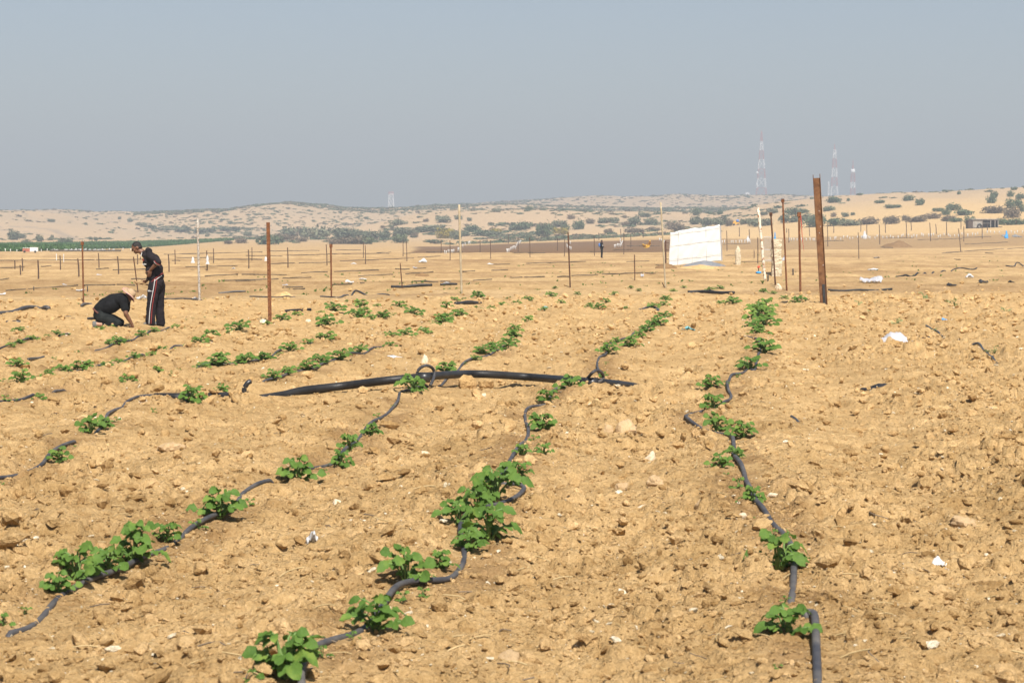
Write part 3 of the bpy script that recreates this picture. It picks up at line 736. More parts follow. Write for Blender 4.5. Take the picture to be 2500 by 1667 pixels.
# ------------------------------------------------------------------ main pipe with take-off loops
def depth_of(x, y): return at(x, y).y
mp = empty('main_pipe', (pipe_pts[0].x, pipe_pts[0].y, 0)); tag(mp, 'thick black main water pipe arching across the field in the middle', 'pipe')
def child(o, par):
    o.parent = par; o.matrix_parent_inverse = Matrix.Translation(-Vector(par.location)); return o
pb = MB(); pb.tube(catmull(pipe_pts, 5), .050, 16); child(pb.build('pipe_body', 'pipe_black', None, True), mp)
for (cx, cyy) in ((1035, 921), (1445, 934)):
    c = at_depth(cx, cyy, pipe_depth(cx))
    b = MB(); b.tube([c + Vector((-.075, 0, 0)), c + Vector((.075, 0, 0))], .062, 16)
    sd = child(b.build('saddle_clamp', 'black_tube', None, True), mp)
    b = MB(); b.box(c + Vector((-.02, -.078, 0)), (.03, .03, .09)).box(c + Vector((.04, -.078, 0)), (.03, .03, .09))
    b.tube([c + Vector((0, 0, .05)), c + Vector((0, 0, .14))], .024, 8)
    q = b.build('clamp_lug', 'black_tube', sd); q.matrix_parent_inverse = Matrix.Translation(-Vector(mp.location))
for i, L in enumerate([[(1051,940),(1060,918),(1057,900),(1041,892),(1025,899),(1019,912),(1030,921)], [(1418,950),(1435,923),(1447,909),(1458,904),(1469,910),(1473,923),(1462,932),(1446,930)]]):
    off = [-.16, -.13, -.09, -.05, 0, .03, .02, 0]
    pts = [at_depth(x, y, pipe_depth(x) + off[min(k, 7)]) for k, (x, y) in enumerate(L)]
    b = MB(); b.tube(catmull(pts, 6), .019, 10)
    tag(b.build('hose_loop', 'grey_tube', None, True), ['dark hose loop over the main pipe at the left clamp, below a pale stone', 'dark hose loop over the main pipe at the right clamp'][i], 'hose')
# silver-lit left end of the pipe and bent stub
p0 = [at(x, y) for x, y in ((380, 975), (440, 975), (500, 974), (556, 973))]
b = MB(); b.tube(catmull([p + Vector((0, 0, .03)) for p in p0], 4), .045, 14)
tag(b.build('pipe_end', 'pipe_black', None, True), 'shiny black pipe length half buried left of the main pipe', 'pipe')
c = at(596, 960)
b = MB(); b.tube(catmull([c, c + Vector((.005, 0, .06)), c + Vector((.04, 0, .12)), c + Vector((.075, .02, .14))], 5), .03, 10)
tag(b.build('pipe_stub', 'black_tube', None, True), 'bent black stub standing up just left of the main pipe', 'pipe')

# ------------------------------------------------------------------ potato plants
def leaf_mesh(name, seed, L=1.0, W=.72, fold=.22, droop=.25, nx=5, ny=7):
    r = random.Random(seed); v = []; f = []
    prof = [.10, .74, .98, 1.0, .90, .64, .08]
    for j in range(ny):
        t = j / (ny - 1)
        for i in range(nx):
            u = i / (nx - 1) * 2 - 1
            wv = prof[j] * W * .5 * (1 + (.07 * r.uniform(-1, 1) if abs(u) == 1 else 0))
            x = u * wv; y = t * L + (.05 * L * (1 - abs(u)) if j == ny - 1 else 0)
            z = fold * abs(x) - droop * t * t * L + .05 * math.sin(t * 15 + u * 3 + seed) * (.25 + abs(u)) + r.uniform(-.012, .012)
            v.append((x, y, z))
    for j in range(ny - 1):
        for i in range(nx - 1):
            a = j * nx + i; f.append((a, a + 1, a + nx + 1, a + nx))
    return me_from(name, v, f, True)
LEAVES = [leaf_mesh(f'leaf_shape_{i}', i, 1, [.86, .78, .92, .74][i], [.25, .12, .32, .2][i], [.2, .38, .12, .5][i]) for i in range(4)]
for l in LEAVES: l.materials.append(MATS['leaf'])
def layout(seed, ncl):
    """compound leaves of one young potato plant of width 1: leaflet matrices and stem paths"""
    r = random.Random(seed); M = []; S = []
    a0 = r.uniform(0, 6.28)
    for c in range(ncl):
        az = a0 + c * 2.4 + r.uniform(-.3, .3)
        young = c / ncl
        ln = r.uniform(.28, .48) * (1 - .35 * young); el = math.radians(r.uniform(4, 26) + 52 * young)
        base = Vector((r.uniform(-.05, .05), r.uniform(-.05, .05), .0))
        d = Vector((math.cos(az), math.sin(az), 0)); pts = []
        stemh = r.uniform(.02, .09) + .30 * young
        for k in range(5):
            t = k / 4
            pts.append(base + Vector((0, 0, stemh * min(1, t * 2.5))) + d * (ln * math.cos(el) * t ** 1.15) + Vector((0, 0, ln * math.sin(el) * (t - .35 * t * t))))
        S.append(pts)
        side = Vector((-d.y, d.x, 0))
        spec = [(1.0, 0, 1.0), (.74, 1, .8), (.74, -1, .84), (.48, 1, .62), (.48, -1, .6), (.26, 1, .42), (.26, -1, .4)]
        for (t, sd, sz) in spec[: (7 if young < .45 else (5 if young < .75 else 3))]:
            k = t * 4; i = min(int(k), 3); p = pts[i].lerp(pts[i + 1], k - i)
            dirv = (d + side * sd * r.uniform(.9, 1.5)).normalized() if sd else d
            dirv = (dirv + Vector((0, 0, r.uniform(-.25, .25)))).normalized()
            droopy = r.uniform(-.15, .15); upv = (Vector((0, 0, 1)) + side * sd * r.uniform(-.1, .3) + Vector((r.uniform(-.6, .6), -.65 + r.uniform(-.8, .6), 0))).normalized()
            xax = dirv.cross(upv).normalized(); zax = xax.cross(dirv).normalized()
            s = r.uniform(.19, .27) * sz * (1 - .25 * young)
            mm = Matrix((xax, dirv, zax)).transposed().to_4x4() @ Matrix.Scale(s, 4)
            mm.translation = p
            M.append((mm, r.randrange(4)))
    return M, S
def small_layout(seed): return layout(seed, 3)
LAY = [layout(500 + i, n) for i, n in enumerate((11, 12, 13, 10, 12, 11))]
LAYS = [layout(540 + i, n) for i, n in enumerate((4, 5, 4))]
def stems_mesh(S, nm):
    b = MB()
    for pts in S: b.tube(pts, [.022, .018, .015, .012, .008], 5)
    me = me_from(nm, b.v, b.f, True); me.materials.append(MATS['stem']); return me
STEM = [stems_mesh(S, f'stems_{i}') for i, (M, S) in enumerate(LAY)]
STEMS = [stems_mesh(S, f'stems_s{i}') for i, (M, S) in enumerate(LAYS)]
def joined(M, nm, mt='leaf'):
    v = []; f = []
    for mm, li in M:
        k = len(v); me = LEAVES[li]
        v += [mm @ q.co for q in me.vertices]; f += [tuple(k + j for j in p.vertices) for p in me.polygons]
    me = me_from(nm, v, f, True); me.materials.append(MATS[mt]); return me
FOL = [joined(M, f'foliage_{i}') for i, (M, S) in enumerate(LAY)]
FOLS = [joined(M, f'foliage_s{i}') for i, (M, S) in enumerate(LAYS)]
PLANTS = {
 'the rightmost drip row': [(1898,1645,40),(1918,1560,158),(1917,1472,28),(1905,1393,147),(1889,1318,44),(1805,1242,34),(1838,1230,66),(1803,1196,48),(1758,1149,60),(1795,1121,50),(1811,1073,68),(1749,1056,68),(1741,1005,74),(1734,951,54),(1773,944,26),(1829,903,72),(1867,863,68),(1850,820,56),(1838,806,52),(1868,798,62),(1850,784,66),(1872,774,52),(1852,765,58),(1866,755,54)],
 'the middle foreground row': [(620,1672,60),(698,1662,188),(862,1567,42),(919,1545,148),(985,1472,48),(1033,1464,48),(988,1424,125),(1056,1421,28),(1074,1394,80),(1147,1349,85),(1194,1324,160),(1117,1284,100),(1165,1262,105),(1209,1223,140),(1268,1168,74),(1275,1112,50),(1325,1114,50),(1321,1054,74),(1336,985,62),(1394,958,64),(1472,926,30),(1484,865,48),(1503,840,28),(1540,848,50),(1560,826,34),(1577,813,40),(1592,802,36),(1606,795,42),(1622,777,36)],
 'the left foreground row': [(8,1532,60),(142,1454,82),(188,1426,132),(264,1406,116),(330,1379,138),(409,1326,86),(537,1269,112),(729,1183,92),(834,1146,62),(853,1102,66),(907,1067,52),(923,1022,22),(1009,960,72),(1092,911,52),(1160,880,26),(1180,867,44),(1202,859,42),(1235,855,42),(1244,842,44),(1250,826,42),(1258,812,38),(1290,792,36)],
 'the outer left row': [(5,1190,20),(146,1134,56),(222,1060,66),(255,1050,48),(284,1032,24),(470,987,74),(541,963,38),(98,982,34),(12,980,28)],
 'the row just behind the main pipe': [(665,929,42),(703,916,36),(750,905,54),(783,888,48),(835,880,58),(878,864,42),(951,850,36),(955,827,38),(992,826,42),(1035,817,36),(1065,797,24),(1077,790,50),(1092,784,36),(1118,774,42),(1160,756,20),(1199,756,18),(1225,748,24),(1243,733,16)],
 'the second row behind the main pipe': [(367,922,26),(423,914,18),(448,917,24),(311,940,44),(382,911,32),(493,903,38),(535,894,70),(598,888,52),(646,883,54),(708,860,46),(752,847,42),(797,834,56),(800,800,56),(870,777,44),(888,770,36),(906,781,28),(936,778,36),(1010,772,44),(1090,754,36),(1110,737,30),(1165,730,34)],
 'the row below the rusty angle post': [(8,937,26),(54,936,52),(40,897,42),(119,920,36),(155,910,42),(204,906,58),(260,900,32),(290,889,30),(328,879,32),(371,871,24),(395,864,38),(462,849,26),(490,844,46),(515,827,42),(585,810,54),(690,785,38),(723,774,30),(783,767,20),(815,762,48),(849,739,16),(880,750,36),(975,752,42)],
 'the row below the two workers': [(132,880,18),(172,868,22),(190,865,22),(215,855,14),(267,842,26),(290,842,40),(346,823,32),(377,812,28),(432,805,30)],
 'the row beside the kneeling man': [(28,848,22),(48,841,26),(78,832,28),(115,825,20),(137,822,28),(165,819,14),(48,811,30),(243,813,30),(271,808,26)],
 'the far rows before the white sheet': [(1595,754,30),(1620,748,30),(1625,735,30),(1760,745,24),(1790,743,38),(1733,710,20),(1758,706,22),(1643,713,16),(1669,704,14),(1915,733,26),(1948,741,38),(1864,715,20),(1888,719,16),(1480,740,24),(1462,757,30),(1440,752,26),(1410,722,20),(1345,725,26),(1370,742,24),(1290,735,26),(1262,745,22),(1330,760,24),(1500,722,18),(1560,712,16),(1540,705,14),(1355,705,14)],
}
rp = random.Random(77)
for row, lst in PLANTS.items():
    near_row = 'foreground' in row or 'rightmost' in row
    srt = sorted(lst, key=lambda t: -t[1]); add = []
    for a, b in zip(srt[:-1], srt[1:]):
        gap = math.hypot(a[0] - b[0], (a[1] - b[1])); lim = 1.1 * (a[2] + b[2]) / 2
        if lim < gap < 4.5 * lim:
            t = rp.uniform(.35, .65); add.append((a[0] + (b[0] - a[0]) * t + rp.uniform(-3, 3), a[1] + (b[1] - a[1]) * t, (a[2] + b[2]) / 2 * rp.uniform(.32, .5)))
    lst.extend(add)
for row, lst in PLANTS.items():
    items = sorted(lst, key=lambda t: -t[1])
    for i, (x, y, wpx) in enumerate(items):
        g = at(x, y); W = wpx * scale_at(g.y) * (1.13 if g.y < 27 else 1.2)
        stamp(g.x, g.y, .1)
        small = W < .17
        o = empty('potato_plant', (g.x, g.y, g.z + .01), rp.uniform(-.7, .7)); o.scale = (W * rp.choice((-1, 1)), W, W * (rp.uniform(1.0, 1.3) if g.y < 27 else rp.uniform(.7, .95)))
        tag(o, f'green potato plant, {ordinal(i + 1)} from the camera in {row}', 'potato plant', f'potato plants in {row}')
        k = rp.randrange(3) if small else rp.randrange(6)
        M, S = (LAYS if small else LAY)[k]
        link('stem', (STEMS if small else STEM)[k], None, o)
        if g.y < 27:
            for mm, li in M:
                q = link('leaf', LEAVES[li], None, o); q.matrix_local = mm
        else:
            link('foliage', (FOLS if small else FOL)[k], None, o)
WFOL = [joined(layout(560 + i, 3)[0], f'wilted_{i}', 'wilted_leaf') for i in range(3)]
WL = [(2097,747,26),(2127,770,22),(2150,782,24),(2190,792,28),(2255,732,30),(2330,747,34),(2452,768,34),(2285,812,22),(2428,864,34),(2140,742,18)]
for i, (x, y, wpx) in enumerate(sorted(WL)):
    g = at(x, y); W = wpx * scale_at(g.y) * 1.2; k = i % 3
    o = empty('wilted_weed', g, i * 1.3); o.scale = (W, W, W * 1.1)
    tag(o, f'pale wilted weed on the bare right field, {ordinal(i + 1)} from the left', 'weed', 'wilted weeds on the right')
    link('foliage', WFOL[k], None, o); link('stem', STEMS[k], None, o)
def grass_tuft(name, x, y, hpx, n, m, label, cat='grass tuft', spread=.8):
    g = at(x, y); h = hpx * scale_at(g.y); v = []; f = []; r = random.Random(int(x))
    for i in range(n):
        az = r.uniform(0, 6.28); d = Vector((math.cos(az), math.sin(az), 0)); s = Vector((-d.y, d.x, 0)) * h * .03
        l = h * r.uniform(.6, 1.1); k = len(v)
        for t in (0, .5, 1): 
            p = d * l * spread * t ** 1.4 + Vector((0, 0, l * (t - .45 * t * t) * 1.3)); q = s * (1 - t * .95)
            v += [p - q, p + q]
        f += [(k, k + 1, k + 3, k + 2), (k + 2, k + 3, k + 5, k + 4)]
    o = link(name, me_from(name, v, f), m); o.location = g; return tag(o, label, cat)
grass_tuft('grass_tuft', 1862, 694, 18, 40, 'leaf', 'spiky green grass tuft at the foot of the rusty white pole')
grass_tuft('grass_tuft', 499, 733, 10, 30, 'leaf', 'small green tuft at the foot of the white peeling pole')
grass_tuft('grass_tuft', 1124, 717, 14, 14, 'leaf', 'few green blades at the foot of the pale wooden pole')
grass_tuft('grass_tuft', 192, 745, 12, 24, 'wilted_leaf', 'dry grey-green tuft at the foot of the leftmost capped post')
for i, (x, y) in enumerate(((470,780),(500,777),(525,776),(455,783))):
    grass_tuft('grass_tuft', x, y, 9, 36, 'wilted_leaf', f'low pale grass patch right of the standing man, {ordinal(i+1)} of four', 'grass tuft', 1.3)
grass_tuft('straw_heap', 828, 782, 20, 40, 'dry_grass', 'heap of pale dry straw right of the rusty angle post', 'straw', 2.2)

# ------------------------------------------------------------------ posts in the near field
def post(name, top, bot, wpx, m, label, kind='round', cap=False, cat='post'):
    g = at(*bot); D = g.y; t = at_depth(top[0], top[1], D); s = scale_at(D); r = wpx * s / 2
    o = empty(name, g); tag(o, label, cat)
    up = (t - g); b = MB(); z0 = -up.normalized() * .25
    if kind == 'round':
        r2 = random.Random(int(top[0])); pts = []
        for k in range(9):
            q = z0.lerp(up, k / 8); pts.append(q + Vector((r2.uniform(-.12, .12) * r, r2.uniform(-.12, .12) * r, 0)) * (1 if 0 < k < 8 else 0))
        b.tube(pts, [r * (1 + r2.uniform(-.06, .06)) for _ in pts], 10); b.build('shaft', m, o, True)
    elif kind == 'angle':
        L = up.length + .25; ax = up.normalized()
        R = Vector((0, 0, 1)).rotation_difference(ax).to_matrix()
        mid = (z0 + up) / 2
        b.box(mid + Vector((0, 0, 0)), (2 * r, .006, L), R).box(mid + R @ Vector((-r + .004, .03, 0)), (.007, .055, L - .002), R)
        b.build('shaft', m, o)
        h = MB()
        for k in range(26):
            q = up * (k + .6) / 27; h.box(q + R @ Vector((-r * .45 + (k % 2) * r * .2, -.0042, 0)), (.007, .003, .010), R)
        h.build('bolt_holes', 'stone_tan', o)
    elif kind == 'channel':
        L = up.length; ax = up.normalized(); R = Vector((0, 0, 1)).rotation_difference(ax).to_matrix()
        cut = .09; mid = (z0 + up - ax * cut) / 2 
        b.box(mid, (2 * r, .010, L + .25 - cut), R); b.build('web', m, o)
        for sgn in (-1, 1):
            q = MB(); mm = (z0 + up * (1.0 if sgn > 0 else .997)) / 2
            q.box(mm + R @ Vector((sgn * (r + .006), -.022, 0)), (.011, .060, L + .25 + (.035 if sgn > 0 else .02)), R)
            q.build('flange', m, o)
        q = MB(); q.box(R @ Vector((r * .25, -.020, .27)), (r * .8, .022, .55), R); q.build('foot_sleeve', 'black_film', o)
        for k, (fx, fz) in enumerate(((.2, .72), (.35, .60), (-.1, .55), (.5, .30))):
            q = MB(); q.box(up * fz + R @ Vector((fx * r, -.0085, 0)), (.012, .004, .022), R); q.build('paint_fleck', 'stripe_white', o)
    if cap:
        q = MB(); R = Vector((0, 0, 1)).rotation_difference(up.normalized()).to_matrix()
        q.box(up + Vector((0, 0, -1.1 * r)), (3.3 * r, 3.3 * r, 4.2 * r), R); q.build('cap', m, o)
    return o
post('rusty_post', (201, 592), (204, 741), 4.0, 'rust', 'thin rusty post with square cap at the far left', cap=True)
post('white_pole', (482.5, 534), (487, 734), 5.6, 'white_peeling', 'thin pole with peeling white paint right of the standing man')
post('rusty_angle_post', (654.5, 543), (659, 787), 8.8, 'rust', 'rust-red angle-iron post dotted with bolt holes, left of centre', 'angle')
post('rusty_post', (808, 598), (809, 727), 4.2, 'rust', 'thin rusty post with cap standing by the wavy hose', cap=True)
post('wooden_pole', (1121, 500), (1127, 717), 5.6, 'pale_wood', 'tall pale wooden pole in the middle of the picture')
post('dark_post', (1387, 568), (1392, 702), 3.6, 'rust_dark', 'dark thin post left of the distant man')
post('wooden_pole', (1613, 494), (1625, 703), 4.2, 'pale_wood', 'tall slender pale pole just left of the white sheet')
post('thin_post', (1549, 622), (1550, 683), 2.6, 'rust_dark', 'short dark post between the distant man and the white sheet')
post('thin_post', (977, 642), (982, 703), 2.6, 'rust_dark', 'short dark post standing at the thick black pipe')
post('painted_pole', (1851, 508), (1868, 684), 7.2, 'white_paint_rust', 'leaning white-painted pole streaked with rust')
post('dark_post', (1882, 521), (1893, 696), 4.0, 'rust_dark', 'dark capped post in front of the crumbling white pillar', cap=True)
post('rusty_post', (1911, 488), (1921, 711), 4.2, 'rust', 'tallest thin rusty post with cap, right of the pillar', cap=True)
sp = post('rusty_post', (1951, 521), (1954, 721), 5.2, 'rust', 'rusty capped post with a red strap hanging from its top', cap=True)
g = at(1954, 721); b = MB(); v0 = at_depth(1954, 526, g.y) - g
b.tube([v0 + Vector((0, -.05, 0)), v0 + Vector((.03, -.06, -.3)), v0 + Vector((.06, -.05, -.75)), v0 + Vector((.12, -.04, -1.15))], [.03, .028, .02, .008], 6, True, .5)
b.build('strap', 'strap_red', sp)
post('channel_post', (1993, 427), (2011, 742), 15.5, 'rust_brown', 'big rusty steel channel post with forked top on the right', 'channel')
post('black_stake', (1875, 670), (1875, 687), 3.4, 'black_tube', 'short black stake left of the dark capped post', cat='stake')
post('black_stake', (1936, 656), (1936, 671), 3.4, 'black_tube', 'short black stake behind the tallest thin post', cat='stake')
post('black_stake', (82.6, 699), (82.6, 710), 2.2, 'black_tube', 'short black stake left of the capped post at the far left', cat='stake')
post('black_stake', (213.5, 698), (213.5, 712), 2.4, 'black_tube', 'short black stake right of the capped post at the far left', cat='stake')
post('leaning_stake', (326, 627), (337, 713), 2.8, 'rust_dark', 'thin leaning dark post behind the two workers', cat='post')
post('twig_stake', (1617, 690), (1622, 701), 2.2, 'rust_dark', 'small slanting stick at the foot of the slender pale pole', cat='stake')

# thin posts of the distant fields: (x top, y top, x bottom, y bottom)
FP = [(54,630,55,662),(49,647,50,671),(92.5,635,94,680),(146.5,624,147.5,659),(190,631,193,676),(240,618,242,654),(287,626,290,669),(335.5,621,336,645),(411,620,413,663),(427,610,427.5,645),(504.5,612,506,660),(521,606,521.5,642),(606.5,610,607.5,656),(615,604,615,636),(36,636,36,657),
 (702,604.5,703,653.5),(796.5,597,798.5,647.5),(887,592,887,630),(891.5,598.5,892.5,644.5),(984,591,984,626),(992,590,993.5,637),(1077,585,1077,618),(1098.5,587,1099,635),(1172,586,1172,615.5),(1197,586,1198,631),(1265,581,1265,616),(1293,580,1294,628),(1241,571,1241,595),(1189,577,1189,592),
 (1361,581,1361,612.5),(1378.5,583,1378,625),(1450.5,577.5,1451.5,624),(1523,568,1523,621),(1540,571,1540,604),(1570.5,562,1570.5,580),(1462,568,1462,586),(1515,559,1516,586),(1401,574,1401,586),
 (1774,563.5,1775,613),(1805,554.5,1805,578),(1829,559,1829.5,586),(1850,580,1850,642),(1841,610,1841,630),(1829,559,1829,580),(1920.5,557.5,1920.5,568),(1925.5,558,1926,593),(1975.5,553,1976.5,577),(2020,552,2021,602),(2035.5,551,2035.5,569),(2101.5,548,2101.5,566),(2116,547,2116,581),(2146.5,548.5,2148,597),(2161,545.5,2162,569),(2212.5,544,2213,580),(2224,542.5,2225,563.5),(2270,544,2272,589),(2284.5,547,2286,571.5),(2310.5,541.5,2311,575),(2346,541.5,2346,560),(2353,553,2353,590),(2340,558,2346,615),(2397.5,550,2398,583),(2410.5,547,2410.5,568),(2095,568,2097,632)]
def slot(items, key):
    return sorted(range(len(items)), key=key)
order = slot(FP, lambda i: FP[i][2])
for n_, i in enumerate(order):
    xt, yt, xb, yb = FP[i]
    g = at(xb, yb); t = at_depth(xt, yt, g.y) - g
    b = MB(); r = max(.035, 1.05 * scale_at(g.y)); b.tube([Vector((0, 0, -.2)), t * .5 + Vector((r * .3, 0, 0)), t], [r, r * .95, r * .9], 6)
    o = b.build('field_post', 'far_post'); o.location = g
    tag(o, f'thin dark post in the distant fields, {ordinal(n_ + 1)} from the left', 'post', 'posts of the distant fields')

# ------------------------------------------------------------------ white riser pipes
RIS = []
for x in (13,26,41,45,62,77.5,88,101,115,133,175,186,196.5,210,233,250,267,278,300,318.5,326): RIS.append((x, 613.5 - x * .006 + (abs(hash(x)) % 3), 6.2, 'row before the far green crop'))
for x, y in ((1086,619),(1089,620),(1094,617),(1098,617.5),(1102,617),(1105,617.5),(1108,616),(1118,613),(1121,612.5),(1130,604),(1136,600),(1144,598),(1147,597)): RIS.append((x, y, 8, 'ploughed field behind the pale wooden pole'))
for x, y in ((1238,616),(1240,616.5),(1243,615),(1247,612),(1250,610),(1253,608),(1256,607),(1259,609),(1261,603),(1264,600),(1267,597),(1271,595)): RIS.append((x, y, 8, 'slanting line in the ploughed field'))
for x, y in ((1384,603),(1386,606),(1389,610),(1391,609),(1394,610),(1392,596)): RIS.append((x, y, 7.5, 'small cluster at the dark thin post'))
for x, y in ((1500,605),(1503,604.5),(1508,602),(1511,603),(1515,603),(1516,597),(1518,600),(1514,591),(1519,594)): RIS.append((x, y, 7.5, 'cluster right of the distant man'))
for x, y in ((1610,588),(1614,589),(1617,591),(1621,593),(1626,597)): RIS.append((x, y, 6.5, 'short line left of the white sheet'))
for x in (1764,1769,1785,1790,1797,1805,1811,1818,1825,1831): RIS.append((x, 594.5 - (x - 1764) * .01, 7.5, 'line just right of the white sheet'))
for x in (1927,1932,1938,1946,1957,1968,1978,1985,1988): RIS.append((x, 588.5 - (x - 1927) * .01, 6.5, 'line between the rusty posts'))
rr = random.Random(5)
for k in range(46):
    x = 2027 + k * 8.2 + rr.uniform(-3, 3); RIS.append((x, 585 - (x - 2027) * .027 + rr.uniform(-2.5, 2.5), rr.uniform(5.5, 7.5), 'long line before the shack'))
for x in (2410,2418,2428,2440,2469,2477,2484,2496): RIS.append((x, 569 + (x % 3), 6, 'far right line beside the blue sack'))
rrank = {}
for t in sorted(RIS): rrank.setdefault(t[3], []).append(t)
for x, y, hp, where in RIS:
    g = at(x, y); s = scale_at(g.y); h = hp * s; r = .9 * s
    b = MB(); tl = rr.uniform(-.1, .1) * h
    b.tube([Vector((0, 0, -.1)), Vector((tl * .5, 0, h * .6)), Vector((tl, 0, h))], r, 6)
    if rr.random() < .4: b.tube([Vector((tl - 1.6 * r, 0, h)), Vector((tl + 1.6 * r, 0, h))], r * .9, 6)
    o = b.build('riser_pipe', 'white_pvc', None, True); o.location = g
    tag(o, f'white riser pipe in the {where}, {ordinal(rrank[where].index((x, y, hp, where)) + 1)} from the left', 'riser pipe', f'white riser pipes, {where}')
# ------------------------------------------------------------------ shrubs
SH = {'g': 'shrub_grey', 'd': 'shrub_dark', 'b': 'shrub_brown', 'y': 'shrub_yellow'}
SHT = {'g': 'grey-green', 'd': 'dark green', 'b': 'brownish', 'y': 'yellow-flowering'}
SHRUBS = [(32,586,34,22,'g'),(52,582,22,12,'g'),(95,590,22,15,'g'),(125,587,16,9,'g'),(65,598,24,14,'g'),(30,601,26,10,'g'),(160,598,36,17,'g'),(127,582,9,8,'g'),(222,586,10,8,'g'),(233,588,11,9,'g'),(125,542,20,7,'g'),(317,542,14,10,'g'),(292,536,8,7,'g'),(345,552,26,9,'g'),(365,557,30,8,'g'),(400,563,40,9,'g'),(450,566,50,12,'g'),(500,568,50,12,'g'),(560,563,50,10,'g'),(605,577,22,12,'g'),(650,597,60,24,'d'),(590,594,30,12,'b'),(560,596,26,9,'b'),(690,582,30,11,'b'),
 (720,579,60,24,'g'),(770,582,70,28,'g'),(830,580,60,22,'g'),(860,579,50,20,'g'),(700,587,50,14,'b'),(740,590,30,9,'b'),(825,596,50,15,'b'),(870,596,55,17,'b'),(892,596,40,17,'d'),(905,584,40,20,'g'),(940,582,40,18,'g'),(970,550,40,15,'g'),(955,558,13,10,'g'),(975,577,45,20,'g'),(978,593,42,20,'d'),(1005,574,30,15,'g'),(1025,567,42,13,'g'),(1060,564,60,15,'g'),(1010,580,22,13,'b'),(1090,582,48,24,'y'),(1112,585,28,20,'g'),(1060,592,50,7,'d'),(1155,565,36,15,'d'),(1085,543,42,15,'g'),(1070,535,13,9,'g'),(1120,536,20,11,'g'),(1145,540,13,9,'g'),(1040,542,16,7,'b'),(935,557,13,6,'b'),(1130,577,32,13,'g'),(1180,575,50,13,'d'),(1205,576,50,11,'g'),(1212,567,30,9,'y'),(1260,562,32,13,'g'),(1280,560,46,17,'d'),(1250,587,24,10,'d'),(1290,589,22,13,'d'),(1290,514,17,11,'d'),(1212,518,22,9,'g'),
 (1329,580,38,33,'d'),(1268,561,34,15,'d'),(1380,561,25,13,'d'),(1365,554,42,15,'g'),(1413,560,28,21,'d'),(1368,573,36,17,'y'),(1320,555,25,9,'b'),(1345,560,30,9,'g'),(1395,535,22,11,'b'),(1440,546,30,11,'b'),(1480,545,36,13,'g'),(1500,542,22,11,'g'),(1525,550,25,9,'b'),(1550,549,36,19,'g'),(1588,549,32,17,'g'),(1635,553,24,11,'b'),(1640,560,28,11,'b'),(1485,570,22,11,'b'),(1550,568,44,11,'b'),(1598,564,26,9,'b'),(1660,564,38,19,'b'),(1572,530,32,11,'g'),(1526,533,11,7,'b'),(1701,526,25,16,'d'),(1756,524,17,9,'d'),(1700,548,32,19,'g'),(1730,550,42,17,'g'),(1760,550,36,17,'g'),(1780,552,22,15,'b'),(1818,548,24,13,'g'),(1840,551,30,17,'g'),(1885,522,26,13,'g'),(1865,526,17,9,'g'),
 (2040,495,37,14,'d'),(2070,491,9,7,'d'),(2148,496,25,7,'d'),(2215,490,33,13,'d'),(2243,501,25,15,'d'),(2340,475,10,8,'d'),(2425,484,21,15,'d'),(2420,496,23,18,'d'),(2467,481,17,15,'d'),(2490,486,21,13,'d'),(2475,464,18,7,'d'),(2180,508,36,8,'d'),(1940,524,42,17,'d'),(1965,520,25,9,'d'),(2020,515,36,11,'d'),(1985,542,62,19,'g'),(1930,543,52,19,'g'),(1860,552,52,19,'g'),(1990,554,52,23,'d'),(2040,551,52,17,'d'),(2075,551,52,15,'g'),(2035,530,13,11,'b'),(2062,530,19,11,'g'),(2082,526,11,7,'g'),(2120,548,52,15,'b'),(2175,547,36,19,'b'),(2212,539,21,13,'b'),(2240,542,52,13,'b'),(2275,534,42,13,'b'),(2290,517,25,9,'d'),(2310,525,21,15,'d'),(2327,514,36,16,'d'),(2360,525,46,13,'d'),(2310,540,42,13,'b'),(2335,542,36,9,'d'),(2430,520,62,15,'b'),(2475,508,36,21,'d'),(2470,532,38,25,'b'),(2500,517,22,17,'d'),(2480,549,62,15,'d'),(2368,548,25,19,'d'),(2444,549,22,15,'d')]
SHM = {k: [tuft_mesh(f'crown_{k}{i}', 700 + i * 9 + ord(k), 620, .10, 1, .9, 11) for i in range(3)] for k in SH}
for k in SH:
    for m_ in SHM[k]: m_.materials.append(MATS[SH[k]])
tb = MB(); rr = random.Random(3)
for i in range(5):
    a = i * 1.25; tb.tube([Vector((0, 0, -.1)), Vector((math.cos(a) * .2, math.sin(a) * .2, .3)), Vector((math.cos(a) * .5, math.sin(a) * .5, .62))], [.05, .035, .015], 5)
TRUNK = me_from('trunk_shape', tb.v, tb.f); TRUNK.materials.append(MATS['twig'])
zones = [(0, 560, 'on the dunes and fields at the left'), (560, 1000, 'in the scrub belt left of centre'), (1000, 1340, 'in the scrub belt behind the wooden pole'), (1340, 1850, 'in the scrub behind the white sheet'), (1850, 2600, 'on the right-hand dune')]
for x0, x1, zt in zones:
    for kd in 'gdby':
        L = sorted([s for s in SHRUBS if x0 <= s[0] < x1 and s[4] == kd], key=lambda s: (s[0], s[1]))
        for i, (x, y, w_, h_, _) in enumerate(L):
            g = at(x, y); s = scale_at(g.y); W = w_ * s * 1.12; Hh = h_ * s * 1.3
            o = empty('shrub', (g.x, g.y, g.z - .05 * Hh), i * 2.1 + x)
            nm = f'{SHT[kd]} shrub {zt}' + (f', {ordinal(i + 1)} from the left' if len(L) > 1 else '')
            tag(o, nm, 'shrub', 'desert shrubs below and on the dunes')
            c = link('crown', SHM[kd][i % 3], None, o); c.scale = (W / 1.7, W / 1.7, Hh / .95)
            t = link('trunk', TRUNK, None, o); t.scale = (W / 1.85, W / 1.85, Hh / 1.0)

